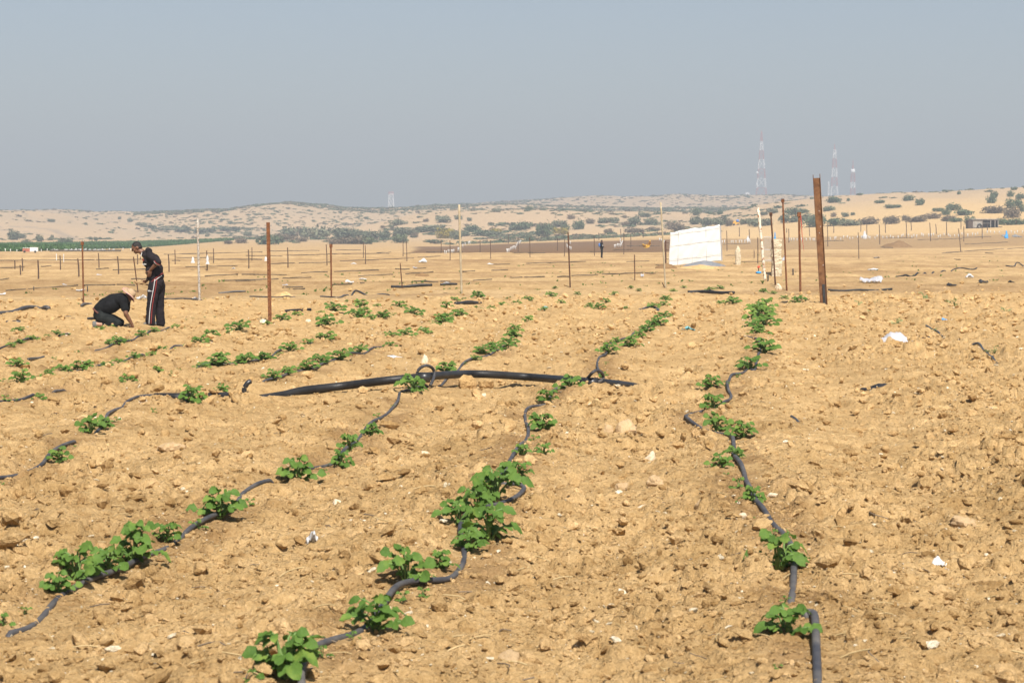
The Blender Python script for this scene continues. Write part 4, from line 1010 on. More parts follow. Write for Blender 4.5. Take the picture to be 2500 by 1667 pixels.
# ------------------------------------------------------------------ lattice towers
def tower(x, ybase, D, bands, wfun, label, dishes=(), spire=None, ring=None, legr=.24):
    s = D / F; X0 = (x - 1250) * s
    zof = lambda y: at_depth(x, y, D).z
    o = empty('radio_tower', (X0, D, zof(ybase))); tag(o, label, 'radio tower', 'lattice towers on the skyline')
    z0 = zof(ybase)
    for (ya, yb, m) in bands:                 # from low to high
        b = MB(); za, zb = zof(ya) - z0, zof(yb) - z0; wa, wb = wfun(ya) * s / 2, wfun(yb) * s / 2
        npan = max(1, int(round((zb - za) / (2.4 * (wa + wb) / 2 + .1))))
        npan = min(npan, 5)
        for p in range(npan):
            t0, t1 = p / npan, (p + 1) / npan
            z_0, z_1 = za + (zb - za) * t0, za + (zb - za) * t1; w0, w1 = wa + (wb - wa) * t0, wa + (wb - wa) * t1
            C0 = [Vector((sx * w0, sy * w0, z_0)) for sx, sy in ((-1, -1), (1, -1), (1, 1), (-1, 1))]
            C1 = [Vector((sx * w1, sy * w1, z_1)) for sx, sy in ((-1, -1), (1, -1), (1, 1), (-1, 1))]
            for k in range(4):
                b.tube([C0[k], C1[k]], legr, 4, False); b.tube([C0[k], C1[(k + 1) % 4]], legr * .55, 4, False); b.tube([C0[(k + 1) % 4], C1[k]], legr * .55, 4, False)
                b.tube([C1[k], C1[(k + 1) % 4]], legr * .55, 4, False)
        b.build('lattice_section', m, o)
    for (dx, dy, r) in dishes:
        b = MB(); c = Vector(((dx - x) * s, -wfun(dy) * s / 2 - .5, zof(dy) - z0)); R = r * s
        b.tube([c + Vector((0, .5, 0)), c, c + Vector((0, -.8, 0))], [R * .3, R, R * .95], 14); b.build('dish', 'tower_white', o, True)
    if spire:
        ya, yb, m = spire; b = MB(); b.tube([Vector((0, 0, zof(ya) - z0)), Vector((0, 0, zof(yb) - z0))], [.9, .4], 5); b.build('spire', m, o)
    if ring:
        ya, yb, wr = ring; b = MB(); R = wr * s / 2; za, zb = zof(ya) - z0, zof(yb) - z0
        b.tube([Vector((0, 0, za)), Vector((0, 0, za + (zb - za) * .3)), Vector((0, 0, zb))], [R * .7, R, R * .8], 12); b.build('antenna_ring', 'tower_white', o, True)
    return o
def wl_(pts):
    p = sorted(pts); return lambda y: float(np.interp(y, [a for a, _ in p], [c for _, c in p]))
R_, W_ = 'tower_red', 'tower_white'
tower(1857, 500, 2450, [(500,459,R_),(459,436,W_),(436,413,R_),(413,390,W_),(390,368,R_),(368,345,W_),(345,326,R_)], wl_([(500,28),(484,26),(459,21.5),(413,15),(368,8.4),(345,5),(326,2.6)]), 'tallest red and white lattice tower on the skyline, leftmost of the right-hand three', [(1846,422,2.8),(1845,451,1.7)], (326, 319, R_))
tower(2035, 500, 2450, [(500,479,R_),(479,456,W_),(456,434,R_),(434,411,W_),(411,388,R_),(388,366,W_)], wl_([(500,19),(479,16),(456,14),(434,12),(411,10),(388,7.5),(366,5.5)]), 'middle red and white lattice tower behind the big channel post', [], (366, 352, R_))
tower(2080, 500, 2450, [(500,476,W_),(476,460,R_),(460,445,W_),(445,424,R_)], wl_([(500,12.5),(476,10.5),(424,8.5)]), 'shortest lattice tower with a white antenna ring, rightmost of three', [(2081.5,458,1.9)], (412, 392, R_), (423, 413, 11.5))
tower(955.5, 512, 2300, [(512,497,W_),(497,485,W_),(485,476,W_),(476,469,R_)], wl_([(512,13),(490,11),(469,10)]), 'faint pale lattice pylon above the hills left of centre', [], None, (476, 474, 15), .3)
tower(2021, 496, 2500, [(496,472,W_),(472,443,W_)], wl_([(496,3),(443,2.2)]), 'thin faint mast beside the middle lattice tower', [], None, None, .2)
# pale buildings on the skyline
s = 2700 / F; o = empty('far_building', ((1819 - 1250) * s, 2700, at_depth(1819, 500, 2700).z)); tag(o, 'faint pale building on the skyline left of the tallest tower', 'building')
z1 = at_depth(1819, 478, 2700).z - o.location.z
b = MB(); b.box((0, 0, z1 / 2 - 2), (20 * s, 10, z1 + 4)); b.build('wall', 'far_wall', o)
b = MB(); b.box((2, 0, z1 + 2.2), (9 * s, 8, 4)); b.build('roof_block', 'far_wall', o)
for k in range(5):
    b = MB(); b.box((-5 + k * 2.6, -5.05, z1 - 2.2), (1.1, .15, 1.6)); b.build('window', 'window_dark', o)

# ------------------------------------------------------------------ white sheet shelter
gD = at(1660, 646).y; s = gD / F
def sp_(x, y, dd=0): return at_depth(x, y, gD + dd)
o = empty('sheet_shelter', at(1690, 646)); tag(o, 'white plastic sheet stretched on a wire and pole frame, in the field', 'shelter')
inv_ = Matrix.Translation(-Vector(o.location))
TL, TR, BL, BR = Vector((1636, 567, 0)), Vector((1757, 549, 0)), Vector((1633, 651, 0)), Vector((1761, 637, 0))
nx, ny = 40, 28; v = []; f = []; r_ = random.Random(4)
for j in range(ny + 1):
    for i in range(nx + 1):
        u, t = i / nx, j / ny
        p = TL.lerp(TR, u).lerp(BL.lerp(BR, u), t)
        ex = 1.1 * math.sin(u * 9 + 1) * (1 - t) ** 6 + .9 * math.sin(u * 23) * (1 - t) ** 8
        q = sp_(p.x + .8 * math.sin(t * 7) * (1 - u) ** 5, p.y + ex, .35 * u + .015 * math.sin(u * 12.5) * math.sin(t * 9.4) + .010 * math.sin(u * 31 + t * 17) - .05 * math.sin(u * 12.6 / 4) * math.sin(t * 3.1))
        v.append(q - o.location)
for j in range(ny):
    for i in range(nx):
        a = j * (nx + 1) + i; f.append((a, a + 1, a + nx + 2, a + nx + 1))
sh = link('sheet', me_from('sheet', v, f, True), 'white_sheet', o)
so = sh.modifiers.new('thick', 'SOLIDIFY'); so.thickness = .008
b = MB(); v = []; f = []
for j in range(9):
    t = j / 8
    for i in range(3):
        p = TR.lerp(BR, t); q = sp_(p.x + i * 1.5, p.y + (1 - t) * 1.2 * i, .35 + i * .55); v.append(q - o.location)
for j in range(8):
    for i in range(2): a = j * 3 + i; f.append((a, a + 1, a + 4, a + 3))
link('side_sheet', me_from('side_sheet', v, f, True), 'white_film', o)
for u in (.17, .445, .72):
    a_, c_ = TL.lerp(TR, u), BL.lerp(BR, u); b = MB()
    b.tube([sp_(a_.x, a_.y + 2, -.02 + .35 * u) - o.location, sp_(c_.x, c_.y, -.03 + .35 * u) - o.location], .017, 6); b.build('upright', 'steel_wire', o)
for t in (.06, .40, .80):
    a_, c_ = TL.lerp(BL, t), TR.lerp(BR, t); b = MB()
    b.tube([sp_(a_.x, a_.y, -.09) - o.location, sp_((a_.x + c_.x) / 2, (a_.y + c_.y) / 2 + .6, .07) - o.location, sp_(c_.x, c_.y, .24) - o.location], .010, 5); b.build('wire', 'steel_wire', o)
b = MB(); b.tube([sp_(1625.5, 647, .2) - o.location, sp_(1625, 588, .2) - o.location], .05, 8); b.build('post', 'rust_dark', o)
for y in (592, 610, 632):
    b = MB(); b.tube([sp_(1625, y, .2) - o.location, sp_(1634, y + 1, .1) - o.location], .02, 6); b.build('cross_bar', 'rust_dark', o)
def mound(name, x, y, wpx, hpx, m, label, seed=1, cat='mound', skew=0, depth=.8):
    g = at(x, y); s = scale_at(g.y); W = wpx * s / 2; Hh = hpx * s; r = random.Random(seed); v = []; f = []; n = 22
    for j in range(n + 1):
        for i in range(n + 1):
            u, t = i / n * 2 - 1, j / n * 2 - 1; rad = math.hypot(u, t)
            k = max(0, 1 - rad) ** .85 if rad < 1 else 0
            h = Hh * k * (1 + .22 * math.sin(5 * u + seed) * math.cos(4 * t + seed)) + Hh * .04 * r.uniform(-1, 1) * (k > 0)
            X_, Y_ = g.x + u * W + skew * W * k, g.y + W * depth + t * W * depth
            v.append([X_ - g.x, Y_ - g.y, -g.z + h - (.06 if rad >= .98 else 0)])
    gz = G(np.array([q[0] + g.x for q in v]), np.array([q[1] + g.y for q in v]))
    for q, zz in zip(v, gz): q[2] += float(zz)
    for j in range(n):
        for i in range(n): a = j * (n + 1) + i; f.append((a, a + 1, a + n + 2, a + n + 1))
    oo = link(name, me_from(name, v, f, True), m); oo.location = g; return tag(oo, label, cat)
mound('plastic_mound', 1722, 651, 112, 15, 'grey_film', 'low heap covered with grey plastic in front of the white sheet', 2, 'heap')
mound('sand_patch', 1736, 641, 22, 9, 'stone_tan', 'sand patch on top of the grey plastic heap', 3, 'sand')
mound('sand_bank', 1712, 656, 100, 6, 'clod_soil', 'low sandy bank in front of the grey plastic heap', 4, 'sand')
mound('dark_mound', 1628, 656, 56, 11, 'dark_soil', 'dark soil heap at the left foot of the white sheet', 5, 'soil heap')
mound('dark_mound', 2196, 604, 78, 17, 'dark_soil', 'dark brown soil heap standing alone in the right-hand field', 6, 'soil heap')
mound('dark_mound', 1030, 675, 36, 6, 'dark_soil', 'small dark soil heap among the drip lines left of the wooden pole', 7, 'soil heap')
mound('sand_hump', 690, 724, 50, 13, 'clod_soil', 'big lump of pale sand behind the rusty angle post', 9, 'sand')

# ------------------------------------------------------------------ crumbling pillars
def pillar(x0, x1, ytop, ybot, m, label, seed, pointed=False):
    g = at((x0 + x1) / 2, ybot); s = scale_at(g.y); W = (x1 - x0) * s; Hh = at_depth(x0, ytop, g.y).z - g.z
    o = empty('crumbling_pillar', g); tag(o, label, 'pillar', 'crumbling whitewashed pillars')
    r = random.Random(seed); nblk = 4; z = 0
    for k in range(nblk):
        bh = Hh / nblk; v = []; f = []; seg, lev = 18, 8; n0 = 0
        for j in range(lev + 1):
            t = j / lev
            taper = 1.0 if not pointed else (1 - .75 * max(0, ((k + t) / nblk - .72) / .28))
            for a in range(seg):
                an = a / seg * 6.283; sq = max(abs(math.cos(an)), abs(math.sin(an)))
                rad = W / 2 * (.92 / sq * .55 + .45) * (1 + r.uniform(-.09, .07)) * taper
                if j in (0, lev): rad *= .985
                v.append((rad * math.cos(an) + .05 * W * math.sin(k * 2.1), rad * .8 * math.sin(an), z + t * bh * .985 - (.2 if k == 0 and j == 0 else 0)))
        for j in range(lev):
            for a in range(seg): q = j * seg + a; w2 = j * seg + (a + 1) % seg; f.append((q, w2, w2 + seg, q + seg))
        f.append(tuple(range(seg - 1, -1, -1))); f.append(tuple(lev * seg + a for a in range(seg)))
        link('block', me_from('block', v, f), m, o); z += bh
    return o
pillar(1882, 1909, 583, 674, 'plaster', 'taller crumbling whitewashed pillar behind the dark capped post', 1)
pillar(1794.5, 1808.5, 600, 646, 'plaster', 'short pointed whitewashed pillar right of the white sheet', 2, True)
# wire gate
g = at(1874, 640); s = scale_at(g.y); o = empty('wire_gate', g); tag(o, 'light wire gate panel left of the taller crumbling pillar', 'gate')
for k in range(9):
    b = MB(); b.tube([Vector(((-9 + k * 2.3) * s, 0, -.05)), Vector(((-9 + k * 2.3) * s, 0, 62 * s))], .012, 5); b.build('bar', 'steel_wire', o)
for zz in (4, 30, 61):
    b = MB(); b.tube([Vector((-10 * s, 0, zz * s)), Vector((10.5 * s, 0, zz * s))], .025, 5); b.build('rail', 'steel_wire', o)
# sprinkler
g = at(1852, 667); s = scale_at(g.y); o = empty('sprinkler', g); tag(o, 'small sprinkler with red head and blue base by the leaning painted pole', 'sprinkler')
b = MB(); b.tube([Vector((0, 0, 0)), Vector((0, 0, 3 * s)), Vector((0, 0, 4.2 * s))], [7.6 * s, 6 * s, 2 * s], 12); b.build('base', 'blue_plastic', o, True)
b = MB(); b.tube([Vector((0, 0, 3 * s)), Vector((0, 0, 13 * s))], 1.1 * s, 8); b.build('riser', 'black_tube', o)
b = MB(); b.tube([Vector((-1.5 * s, 0, 12 * s)), Vector((0, 0, 15 * s)), Vector((3 * s, 0, 17.5 * s))], [2.2 * s, 3.2 * s, 2.0 * s], 8); b.build('head', 'red_plastic', o, True)

# ------------------------------------------------------------------ shack on the right
g = at(2400, 557); s = scale_at(g.y); o = empty('shack', g); tag(o, 'dark makeshift shack with flat roof below the right-hand dune', 'shack')
def bx(name, x0, x1, z0, z1, y0, y1, m, par=None):
    b = MB(); b.box(((x0 + x1) / 2 * s, (y0 + y1) / 2 * s, (z0 + z1) / 2 * s), ((x1 - x0) * s, (y1 - y0) * s, (z1 - z0) * s)); return b.build(name, m, par or o)
bx('back_wall', -36, 37, -1, 20, 27, 28, 'shack_dark'); bx('left_wall', -36, -25, -1, 20, 0, 1, 'shack_dark'); bx('side_wall', -36, -35, -1, 20, 1.2, 26.5, 'shack_dark')
wp = bx('wall_panel', -24.5, -1, 1, 20, 0.5, 1.5, 'shack_pale')
bx('roof', -30, 39, 20.5, 22.5, -2, 30, 'shack_pale'); bx('roof_beam', -26, 37, 18.6, 20.2, -1, 0.2, 'shack_dark')
for x in (-.5, 18.5, 29, 36.5): bx('roof_post', x - .7, x + .7, -1, 20.3, -.6, .4, 'shack_pale' if x > 17 else 'shack_dark')
bx('shelf', 0.5, 18, 11.5, 12.3, 2, 3, 'shack_pale'); bx('right_wall', 36.8, 37.8, -1, 20, 2, 26, 'shack_dark')
bx('plank', -38, -20, -.8, .4, -4, -2.5, 'shack_dark'); bx('plank', 6, 22, -.6, .5, -4.5, -3, 'shack_pale'); bx('box', 38.5, 47, -.5, 3.5, 0, 6, 'shack_dark')
b = MB(); cpt = Vector((-9 * s, -1.2 * s, 5 * s))
for k in range(18):
    pass
ring = [cpt + Vector((math.cos(a) * 4.6 * s, 0, math.sin(a) * 4.6 * s)) for a in [k * 6.283 / 20 for k in range(21)]]
b.tube(ring, 1.5 * s, 6, False); b.build('tyre', 'tyre', o, True)

# ------------------------------------------------------------------ small yellow machine
g = at(1797, 550); s = scale_at(g.y); o = empty('yellow_machine', g); tag(o, 'small yellow field machine with a blue cover at the scrub edge', 'machine')
bx('chassis', -8, 8, 2, 7, 0, 8, 'machine_yellow', o); bx('hood', -8, 0, 7.1, 10, 1, 7, 'machine_yellow', o)
b = MB(); b.tube([Vector((4 * s, 4 * s, 7 * s)), Vector((4 * s, 4 * s, 11 * s)), Vector((4.5 * s, 4 * s, 14 * s))], [3.6 * s, 4 * s, 2.4 * s], 10); b.build('blue_cover', 'machine_blue', o, True)
for x in (-5, 5):
    for yy in (-.6, 7.4):
        b = MB(); b.tube([Vector((x * s, yy * s, 2 * s)), Vector((x * s, (yy + 1.2) * s, 2 * s))], 2.4 * s, 12); b.build('wheel', 'tyre', o, True)

# ------------------------------------------------------------------ cart and sacks by the far crop
g = at(74, 617); s = scale_at(g.y); o = empty('farm_cart', g); tag(o, 'white and rusty farm cart in front of the far green crop', 'cart')
bx('box_body', -1, 18, 3, 13, 0, 8, 'hull_white', o); bx('engine', -19, -1.4, 2, 10, 0.5, 7.5, 'rust_red', o); bx('canopy', -18, -2, 11, 12, 0, 8, 'hull_white', o)
for x in (-17, -3): bx('canopy_post', x - .4, x + .4, 10, 11, 1, 1.8, 'rust_dark', o)
for x in (-14, 12):
    b = MB(); b.tube([Vector((x * s, -1.2 * s, 2.6 * s)), Vector((x * s, -.2 * s, 2.6 * s))], 2.8 * s, 12); b.build('wheel', 'tyre', o, True)
g = at(205, 614.5); s = scale_at(g.y); o = empty('pipe_stack', g); tag(o, 'long stack of dark pipes before the far green crop', 'pipe stack')
for k in range(4):
    b = MB(); b.tube([Vector((-84 * s, k * .3, (1.2 + (k % 2) * 2.2) * s)), Vector((88 * s, k * .3, (1.2 + (k % 2) * 2.2) * s))], 1.3 * s, 6); b.build('pipe', 'far_tube', o)
rr = random.Random(8)
for k in range(14):
    x = 125 + k * 11.5; gg = at(x, 614.5)
    me_ = rock_mesh('sack', 900 + k, 2, .3, .5, .1); oo = link('white_sack', me_, 'white_pvc'); oo.location = gg + Vector((0, .6, (4.6 + rr.uniform(-.3, .5)) * s)); oo.scale = (5.5 * s, 1.8 * s, 2.6 * s)
    tag(oo, f'white sack lying on the long pipe stack, {ordinal(k + 1)} from the left', 'sack', 'white sacks on the pipe stack')

# ------------------------------------------------------------------ stones picked out in the photograph
STONES = [(413,1108,62,46,'stone_tan','broad pale flat stone left of centre between the two left rows',.7),(300,1158,46,26,'stone_pale','thin pale slab lying below the outer left drip tube',.3),(347,988,30,22,'stone_pale','pale stone resting on the drip tube at the pipe end',.9),(1037,893,26,26,'stone_pale','pale pointed stone behind the left hose loop',1.3),
 (1534,1068,68,50,'stone_tan','large flat-topped block between middle and right rows',.8),(1485,1062,40,30,'stone_tan','reddish-tan lump left of the large flat-topped block',.7),(1521,1200,46,34,'stone_tan','angular block with a dark hollow beneath, middle of the bare strip',.8),(1600,1194,76,46,'stone_tan','widest angular block in the bare strip left of the right row',.7),(1713,1248,56,28,'stone_tan','low dark-fronted block beside the right row',.6),
 (1572,1250,44,22,'stone_pale','pale flat stone below the widest angular block',.6),(1892,1217,32,20,'stone_pale','bright stone right of the rightmost drip tube',.7),(1816,1270,30,24,'stone_pale','oval pale stone left of the rightmost drip tube',.6),(1402,1322,64,32,'stone_pale','large pale cream stone in the middle foreground',.6),(1491,1533,34,24,'stone_dark','small dark grey triangular stone in the foreground',.8),
 (1238,1628,76,58,'stone_tan','blocky pale clod at the bottom edge',.7),(2091,1570,54,62,'clod_soil','tall upright clod right of the bottom tube end',1.2),(2358,1297,84,62,'stone_tan','big smooth pale slab on the right',.5),(153,1222,58,42,'clod_soil','big overhanging clod at the left edge, right of a twin',.8),(47,1216,44,42,'clod_soil','overhanging clod touching the left edge',.9),(1902,709,22,17,'stone_pale','pale boulder at the foot of the dark capped post',.9),
 (1036,1115,28,20,'stone_pale','bright white stone below the main pipe',.8),(1142,952,56,50,'clod_soil','left clod of the heap covering the middle of the main pipe',.7),(1184,954,62,46,'clod_soil','right clod of the heap covering the middle of the main pipe',.7),(642,792,26,16,'stone_pale','white-grey stone left of the rusty angle post foot',.8),(752,788,16,9,'stone_pale','small cream stone right of the rusty angle post',.8),(1440,1003,30,18,'stone_tan','orange-tan stone in front of the right clamp',.6),
 (1128,1168,54,38,'clod_soil','hollowed brown clod in the bare middle strip',.8),(900,1200,60,40,'clod_soil','round clod right of the left row tube end',.9),(2255,1160,32,26,'brown_chip','red-brown clod on the right-hand bare soil',.9),(2340,1165,60,20,'stone_pale','flat cream stone on the right-hand bare soil',.4),(1590,1130,36,30,'stone_pale','cream stone casting a dark hollow above the angular blocks',.9),(590,1240,40,20,'stone_pale','cream stone beside the left drip tube',.5),(822,1235,38,22,'stone_pale','cream pebble in the bare left-middle strip',.6),(757,1240,24,14,'stone_pale','small square pale stone left of a cream pebble',.5),
 (640,1340,70,30,'clod_soil','dark-edged clod between left and middle rows',.6),(330,1470,56,34,'clod_soil','round clod under the left drip tube',.8),(2180,850,46,26,'clod_soil','clod holding down the white plastic strip',.8),(2160,1105,40,24,'clod_soil','loose clod on the right-hand soil below black scrap',.7),(2090,1060,44,26,'clod_soil','loose clod on the right beyond the short hose scrap',.7)]
for i, (x, y, w_, h_, m, lab, fl_) in enumerate(STONES):
    g = at(x, y); s = scale_at(g.y); W = w_ * s / 2; Hh = h_ * s
    me_ = rock_mesh('stone', 1000 + i * 3, 3, .9, 1, .16, .45)
    o = link('stone', me_, m); o.location = g + Vector((0, W * .5, Hh * .22)); o.scale = (W, W * .85, Hh * .62 * min(1.2, fl_ + .35)); o.rotation_euler = (random.uniform(-.15, .15), random.uniform(-.15, .15), random.uniform(0, 6.28))
    tag(o, lab, 'stone')
# ------------------------------------------------------------------ litter
def litter(x, y, wpx, hpx, m, label, seed, name='plastic_scrap', cat='plastic scrap', peak=1.0):
    g = at(x, y); s = scale_at(g.y); W = wpx * s; Hh = hpx * s; r = random.Random(seed); n = 12; v = []; f = []
    ph = [r.uniform(0, 6) for _ in range(6)]
    for j in range(n + 1):
        for i in range(n + 1):
            u, t = i / n - .5, j / n - .5; e = 1 - .55 * abs(math.sin(3 * u + ph[0])) * abs(t) * 1.4
            h = (.5 + .5 * math.sin(5.3 * u + ph[1])) * (.5 + .5 * math.sin(4.1 * t + ph[2])) * .6 + .35 * abs(math.sin(9 * u + 7 * t + ph[3])) + .12 * r.random()
            v.append((u * W * e, t * W * .8 * (1 - .5 * abs(math.sin(4 * u + ph[4]))), h * Hh * peak * (1 - 1.2 * (u * u + t * t)) + .01))
    for j in range(n):
        for i in range(n): a = j * (n + 1) + i; f.append((a, a + 1, a + n + 2, a + n + 1))
    o = link(name, me_from(name, v, f, True), m); o.location = g + Vector((0, W * .3, .01)); so = o.modifiers.new('thick', 'SOLIDIFY'); so.thickness = .002
    return tag(o, label, cat)
LIT = [
 (2131,692,60,26,'clear_film','crumpled clear plastic bag right of the big channel post'),(2187,846,98,34,'clear_film','white translucent plastic strip draped over a clod on the right'),(2142,961,78,24,'black_film','torn black plastic sticking out of the clods on the right'),(2258,833,28,16,'black_film','small black plastic scrap above the draped strip'),(2321,773,16,11,'blue_film','upper of two small blue plastic scraps on the right'),(2304,784,18,8,'blue_film','lower of two small blue plastic scraps on the right'),(1682,810,34,15,'cyan_film','crumpled pale blue plastic bag between middle and right rows'),(1335,757,24,9,'cyan_film','pale blue plastic scrap at the back of the field'),(762,1340,34,60,'white_film','torn white wrapper left of the middle row'),(2296,1392,40,26,'white_film','shiny white scrap on the right-hand foreground soil'),(2310,1402,16,10,'clear_film','small translucent piece beside the shiny white scrap'),(965,878,50,8,'white_film','flat whitish plastic strip behind the main pipe'),(345,733.5,30,20,'white_film','white plastic bag on the ground beside the kneeling man\'s hat'),(195,712,24,7,'white_film','white plastic litter at the foot of the leftmost capped post'),(474,732,20,6,'white_film','white plastic at the foot of the white peeling pole'),(6,721,16,7,'white_film','white litter at the left edge of the fields'),(157,698,12,5,'clear_film','small clear plastic left of the leftmost capped post'),(241,673,14,4,'clear_film','clear scrap in the field left of the standing man'),
 (570,658,10,6,'white_film','small white bag in the field right of the standing man'),(695,698,16,5,'clear_film','clear plastic behind the lump of pale sand'),(853,692,22,9,'white_film','white and dark rag right of the capped rusty post'),(886,684,20,8,'white_film','white rag among drip lines right of the capped rusty post'),(1032,642,22,14,'white_film','white sack in the field left of the wooden pole'),(863,646,14,6,'white_film','pale block-like scrap in the far field left of centre'),(1013,656,12,5,'clear_film','clear plastic just below the white sack'),(1090,693,16,5,'white_film','whitish litter left of the foot of the wooden pole'),(1197,647,16,4,'white_film','white litter in the field right of the wooden pole'),(1568,678,8,16,'clear_film','upright grey plastic scrap by the short dark post'),(2141,632,16,8,'grey_film','grey plastic crate-like scrap in the right-hand field'),(2132,660,28,5,'white_film','flat white strip right of the big channel post'),(2368,680,22,12,'white_film','curled pale scrap on the far right soil'),(2402,692,24,12,'black_film','curled dark scrap on the far right soil'),(2325,700,26,12,'black_film','black scrap left of the curled scraps'),(2470,692,16,8,'black_film','black scrap at the right edge of the field'),(2455,578,18,6,'grey_film','grey heap beside the blue sack'),(2485,580,26,9,'grey_film','larger grey heap right of the blue sack'),(1912,640,12,18,'clear_film','pale plastic hanging behind the crumbling pillar')]
for i, (x, y, w_, h_, m, lab) in enumerate(LIT): litter(x, y, w_, h_, m, lab, 40 + i)
def hanging(x, y0, y1, wpx, D, m, label, seed, name='plastic_bag'):
    s = D / F; r = random.Random(seed); v = []; f = []; n, k_ = 8, 9; c = at_depth(x, y1, D)
    hh = at_depth(x, y0, D).z - c.z
    for j in range(k_ + 1):
        t = j / k_; wv = wpx * s / 2 * (1 - t ** 1.6 * .85) * (1 + .2 * math.sin(9 * t + seed))
        for a in range(n):
            an = a / n * 6.283; v.append((wv * math.cos(an) * (1 + .2 * r.uniform(-1, 1)), wv * .5 * math.sin(an), hh * t))
    for j in range(k_):
        for a in range(n): q = j * n + a; w2 = j * n + (a + 1) % n; f.append((q, w2, w2 + n, q + n))
    o = link(name, me_from(name, v, f, True), m); o.location = c; return tag(o, label, 'plastic bag')
hanging(471, 627, 642, 10, at(505, 660).y - .3, 'white_film', 'white bag snagged left of a post right of the standing man', 1)
hanging(506.5, 622, 645, 8, at(506, 660).y - .2, 'white_film', 'white bag hanging on a thin post right of the white pole', 2)
hanging(649, 626, 637, 8, at(659, 680).y, 'white_film', 'white bag caught behind the rusty angle post', 3)
hanging(1826, 575, 591, 9, at(1829.5, 590).y - .3, 'white_film', 'white bag hanging on a post right of the white sheet', 4)
hanging(2111, 564, 583, 13, at(2111, 583).y, 'white_film', 'grey-white bag standing by a post in the riser line', 5)
hanging(2457, 563, 582, 9, at(2457, 582).y, 'blue_plastic', 'bright blue sack standing at the right edge of the fields', 6, 'blue_sack')
hanging(1892, 566, 584, 5, at(1892, 650).y, 'blue_film', 'blue plastic strip above the crumbling pillar', 7, 'plastic_strip')
gD = at(1578, 606).y
b = MB(); c = at(1578, 606); s = gD / F
ys = [(1230, 520), (1240, 550), (1262, 555), (1290, 548), (1303, 520), (1300, 500), (1298, 485), (1288, 498), (1278, 519), (1266, 523), (1255, 531), (1245, 521)]
v = [Vector(((a - 1266) / 3.36 * s, .35 * math.sin(k * 2.3), (555 - c_) / 3.36 * s)) for k, (a, c_) in enumerate(ys)] + [Vector((0, -.3, 4.5 * s)), Vector((7 * s, .3, 9 * s))]
fo = [(0, 1, 12), (1, 2, 12), (2, 3, 13, 12), (3, 4, 13), (4, 5, 13), (5, 6, 7), (5, 7, 13), (7, 8, 13), (8, 9, 12, 13), (9, 10, 12), (10, 11, 12), (11, 0, 12)]
o = link('yellow_sheet', me_from('yellow_sheet', v, fo), 'yellow_film'); o.location = c; so = o.modifiers.new('thick', 'SOLIDIFY'); so.thickness = .05
tag(o, 'torn yellow plastic sheet in the ploughed field right of the distant man', 'plastic sheet')
post('white_marker', (1420, 545), (1420, 557), 3.6, 'white_pvc', 'short white marker post in the scrub behind the ploughed field', cat='marker')
post('white_stick', (137.5, 620), (138, 636), 1.8, 'white_pvc', 'white stick in the far left field, left one of two', cat='stick')
post('white_stick', (155.5, 620), (155.5, 640), 1.6, 'white_pvc', 'white stick in the far left field, right one of two', cat='stick')
# ------------------------------------------------------------------ people
def _sphere(u, v):
    vs_ = [(0, 0, 1)]; fs_ = []
    for j in range(1, v):
        th = math.pi * j / v
        for i in range(u): vs_.append((math.sin(th) * math.cos(2 * math.pi * i / u), math.sin(th) * math.sin(2 * math.pi * i / u), math.cos(th)))
    vs_.append((0, 0, -1)); last = len(vs_) - 1
    for i in range(u):
        fs_.append((0, 1 + i, 1 + (i + 1) % u)); b0 = 1 + (v - 2) * u; fs_.append((last, b0 + (i + 1) % u, b0 + i))
        for j in range(v - 2): a = 1 + j * u + i; c = 1 + j * u + (i + 1) % u; fs_.append((a, a + u, c + u, c))
    return vs_, fs_
_SPH = {}
def ell(bm, c, r, rot=(0, 0, 0), u=16, v=10):
    if (u, v) not in _SPH: _SPH[(u, v)] = _sphere(u, v)
    sv, sf = _SPH[(u, v)]; M = Matrix.Translation(Vector(c)) @ Euler(rot).to_matrix().to_4x4() @ Matrix.Diagonal((*r, 1))
    n = len(bm.v); bm.v += [M @ Vector(q) for q in sv]; bm.f += [tuple(n + i for i in q) for q in sf]
def caps(bm, p0, r0, p1, r1):
    p0, p1 = Vector(p0), Vector(p1); d = (p1 - p0).normalized()
    bm.tube([p0, p1], [r0, r1], 14)
    ell(bm, p0, (r0,) * 3, u=12, v=8); ell(bm, p1, (r1,) * 3, u=12, v=8)
def chain(bm, pts):
    for (a, ra), (b, rb) in zip(pts[:-1], pts[1:]): caps(bm, a, ra, b, rb)
def skinned(name, build, m, par, voxel=.012, smooth=4, folds=0.0):
    bm = MB(); build(bm); me = me_from(name + '_raw', bm.v, bm.f)
    tmp = bpy.data.objects.new(name + '_tmp', me); COL.objects.link(tmp)
    rm = tmp.modifiers.new('r', 'REMESH'); rm.mode = 'VOXEL'; rm.voxel_size = voxel
    sm = tmp.modifiers.new('s', 'SMOOTH'); sm.iterations = smooth; sm.factor = .5
    dg = bpy.context.evaluated_depsgraph_get(); ev = tmp.evaluated_get(dg)
    out = bpy.data.meshes.new_from_object(ev); out.name = name
    bpy.data.objects.remove(tmp)
    if folds:
        n = len(out.vertices); co = np.empty(n * 3); no = np.empty(n * 3); out.vertices.foreach_get('co', co); out.vertices.foreach_get('normal', no)
        co = co.reshape(-1, 3); no = no.reshape(-1, 3)
        d = fbm(co[:, 0] * 9 + co[:, 1] * 4, co[:, 2] * 13 + co[:, 1] * 5, 3, 12) * folds
        out.vertices.foreach_set('co', (co + no * d[:, None]).ravel()); out.update()
    out.materials.clear()
    out.polygons.foreach_set('use_smooth', np.ones(len(out.polygons), bool))
    return link(name, out, m, par)
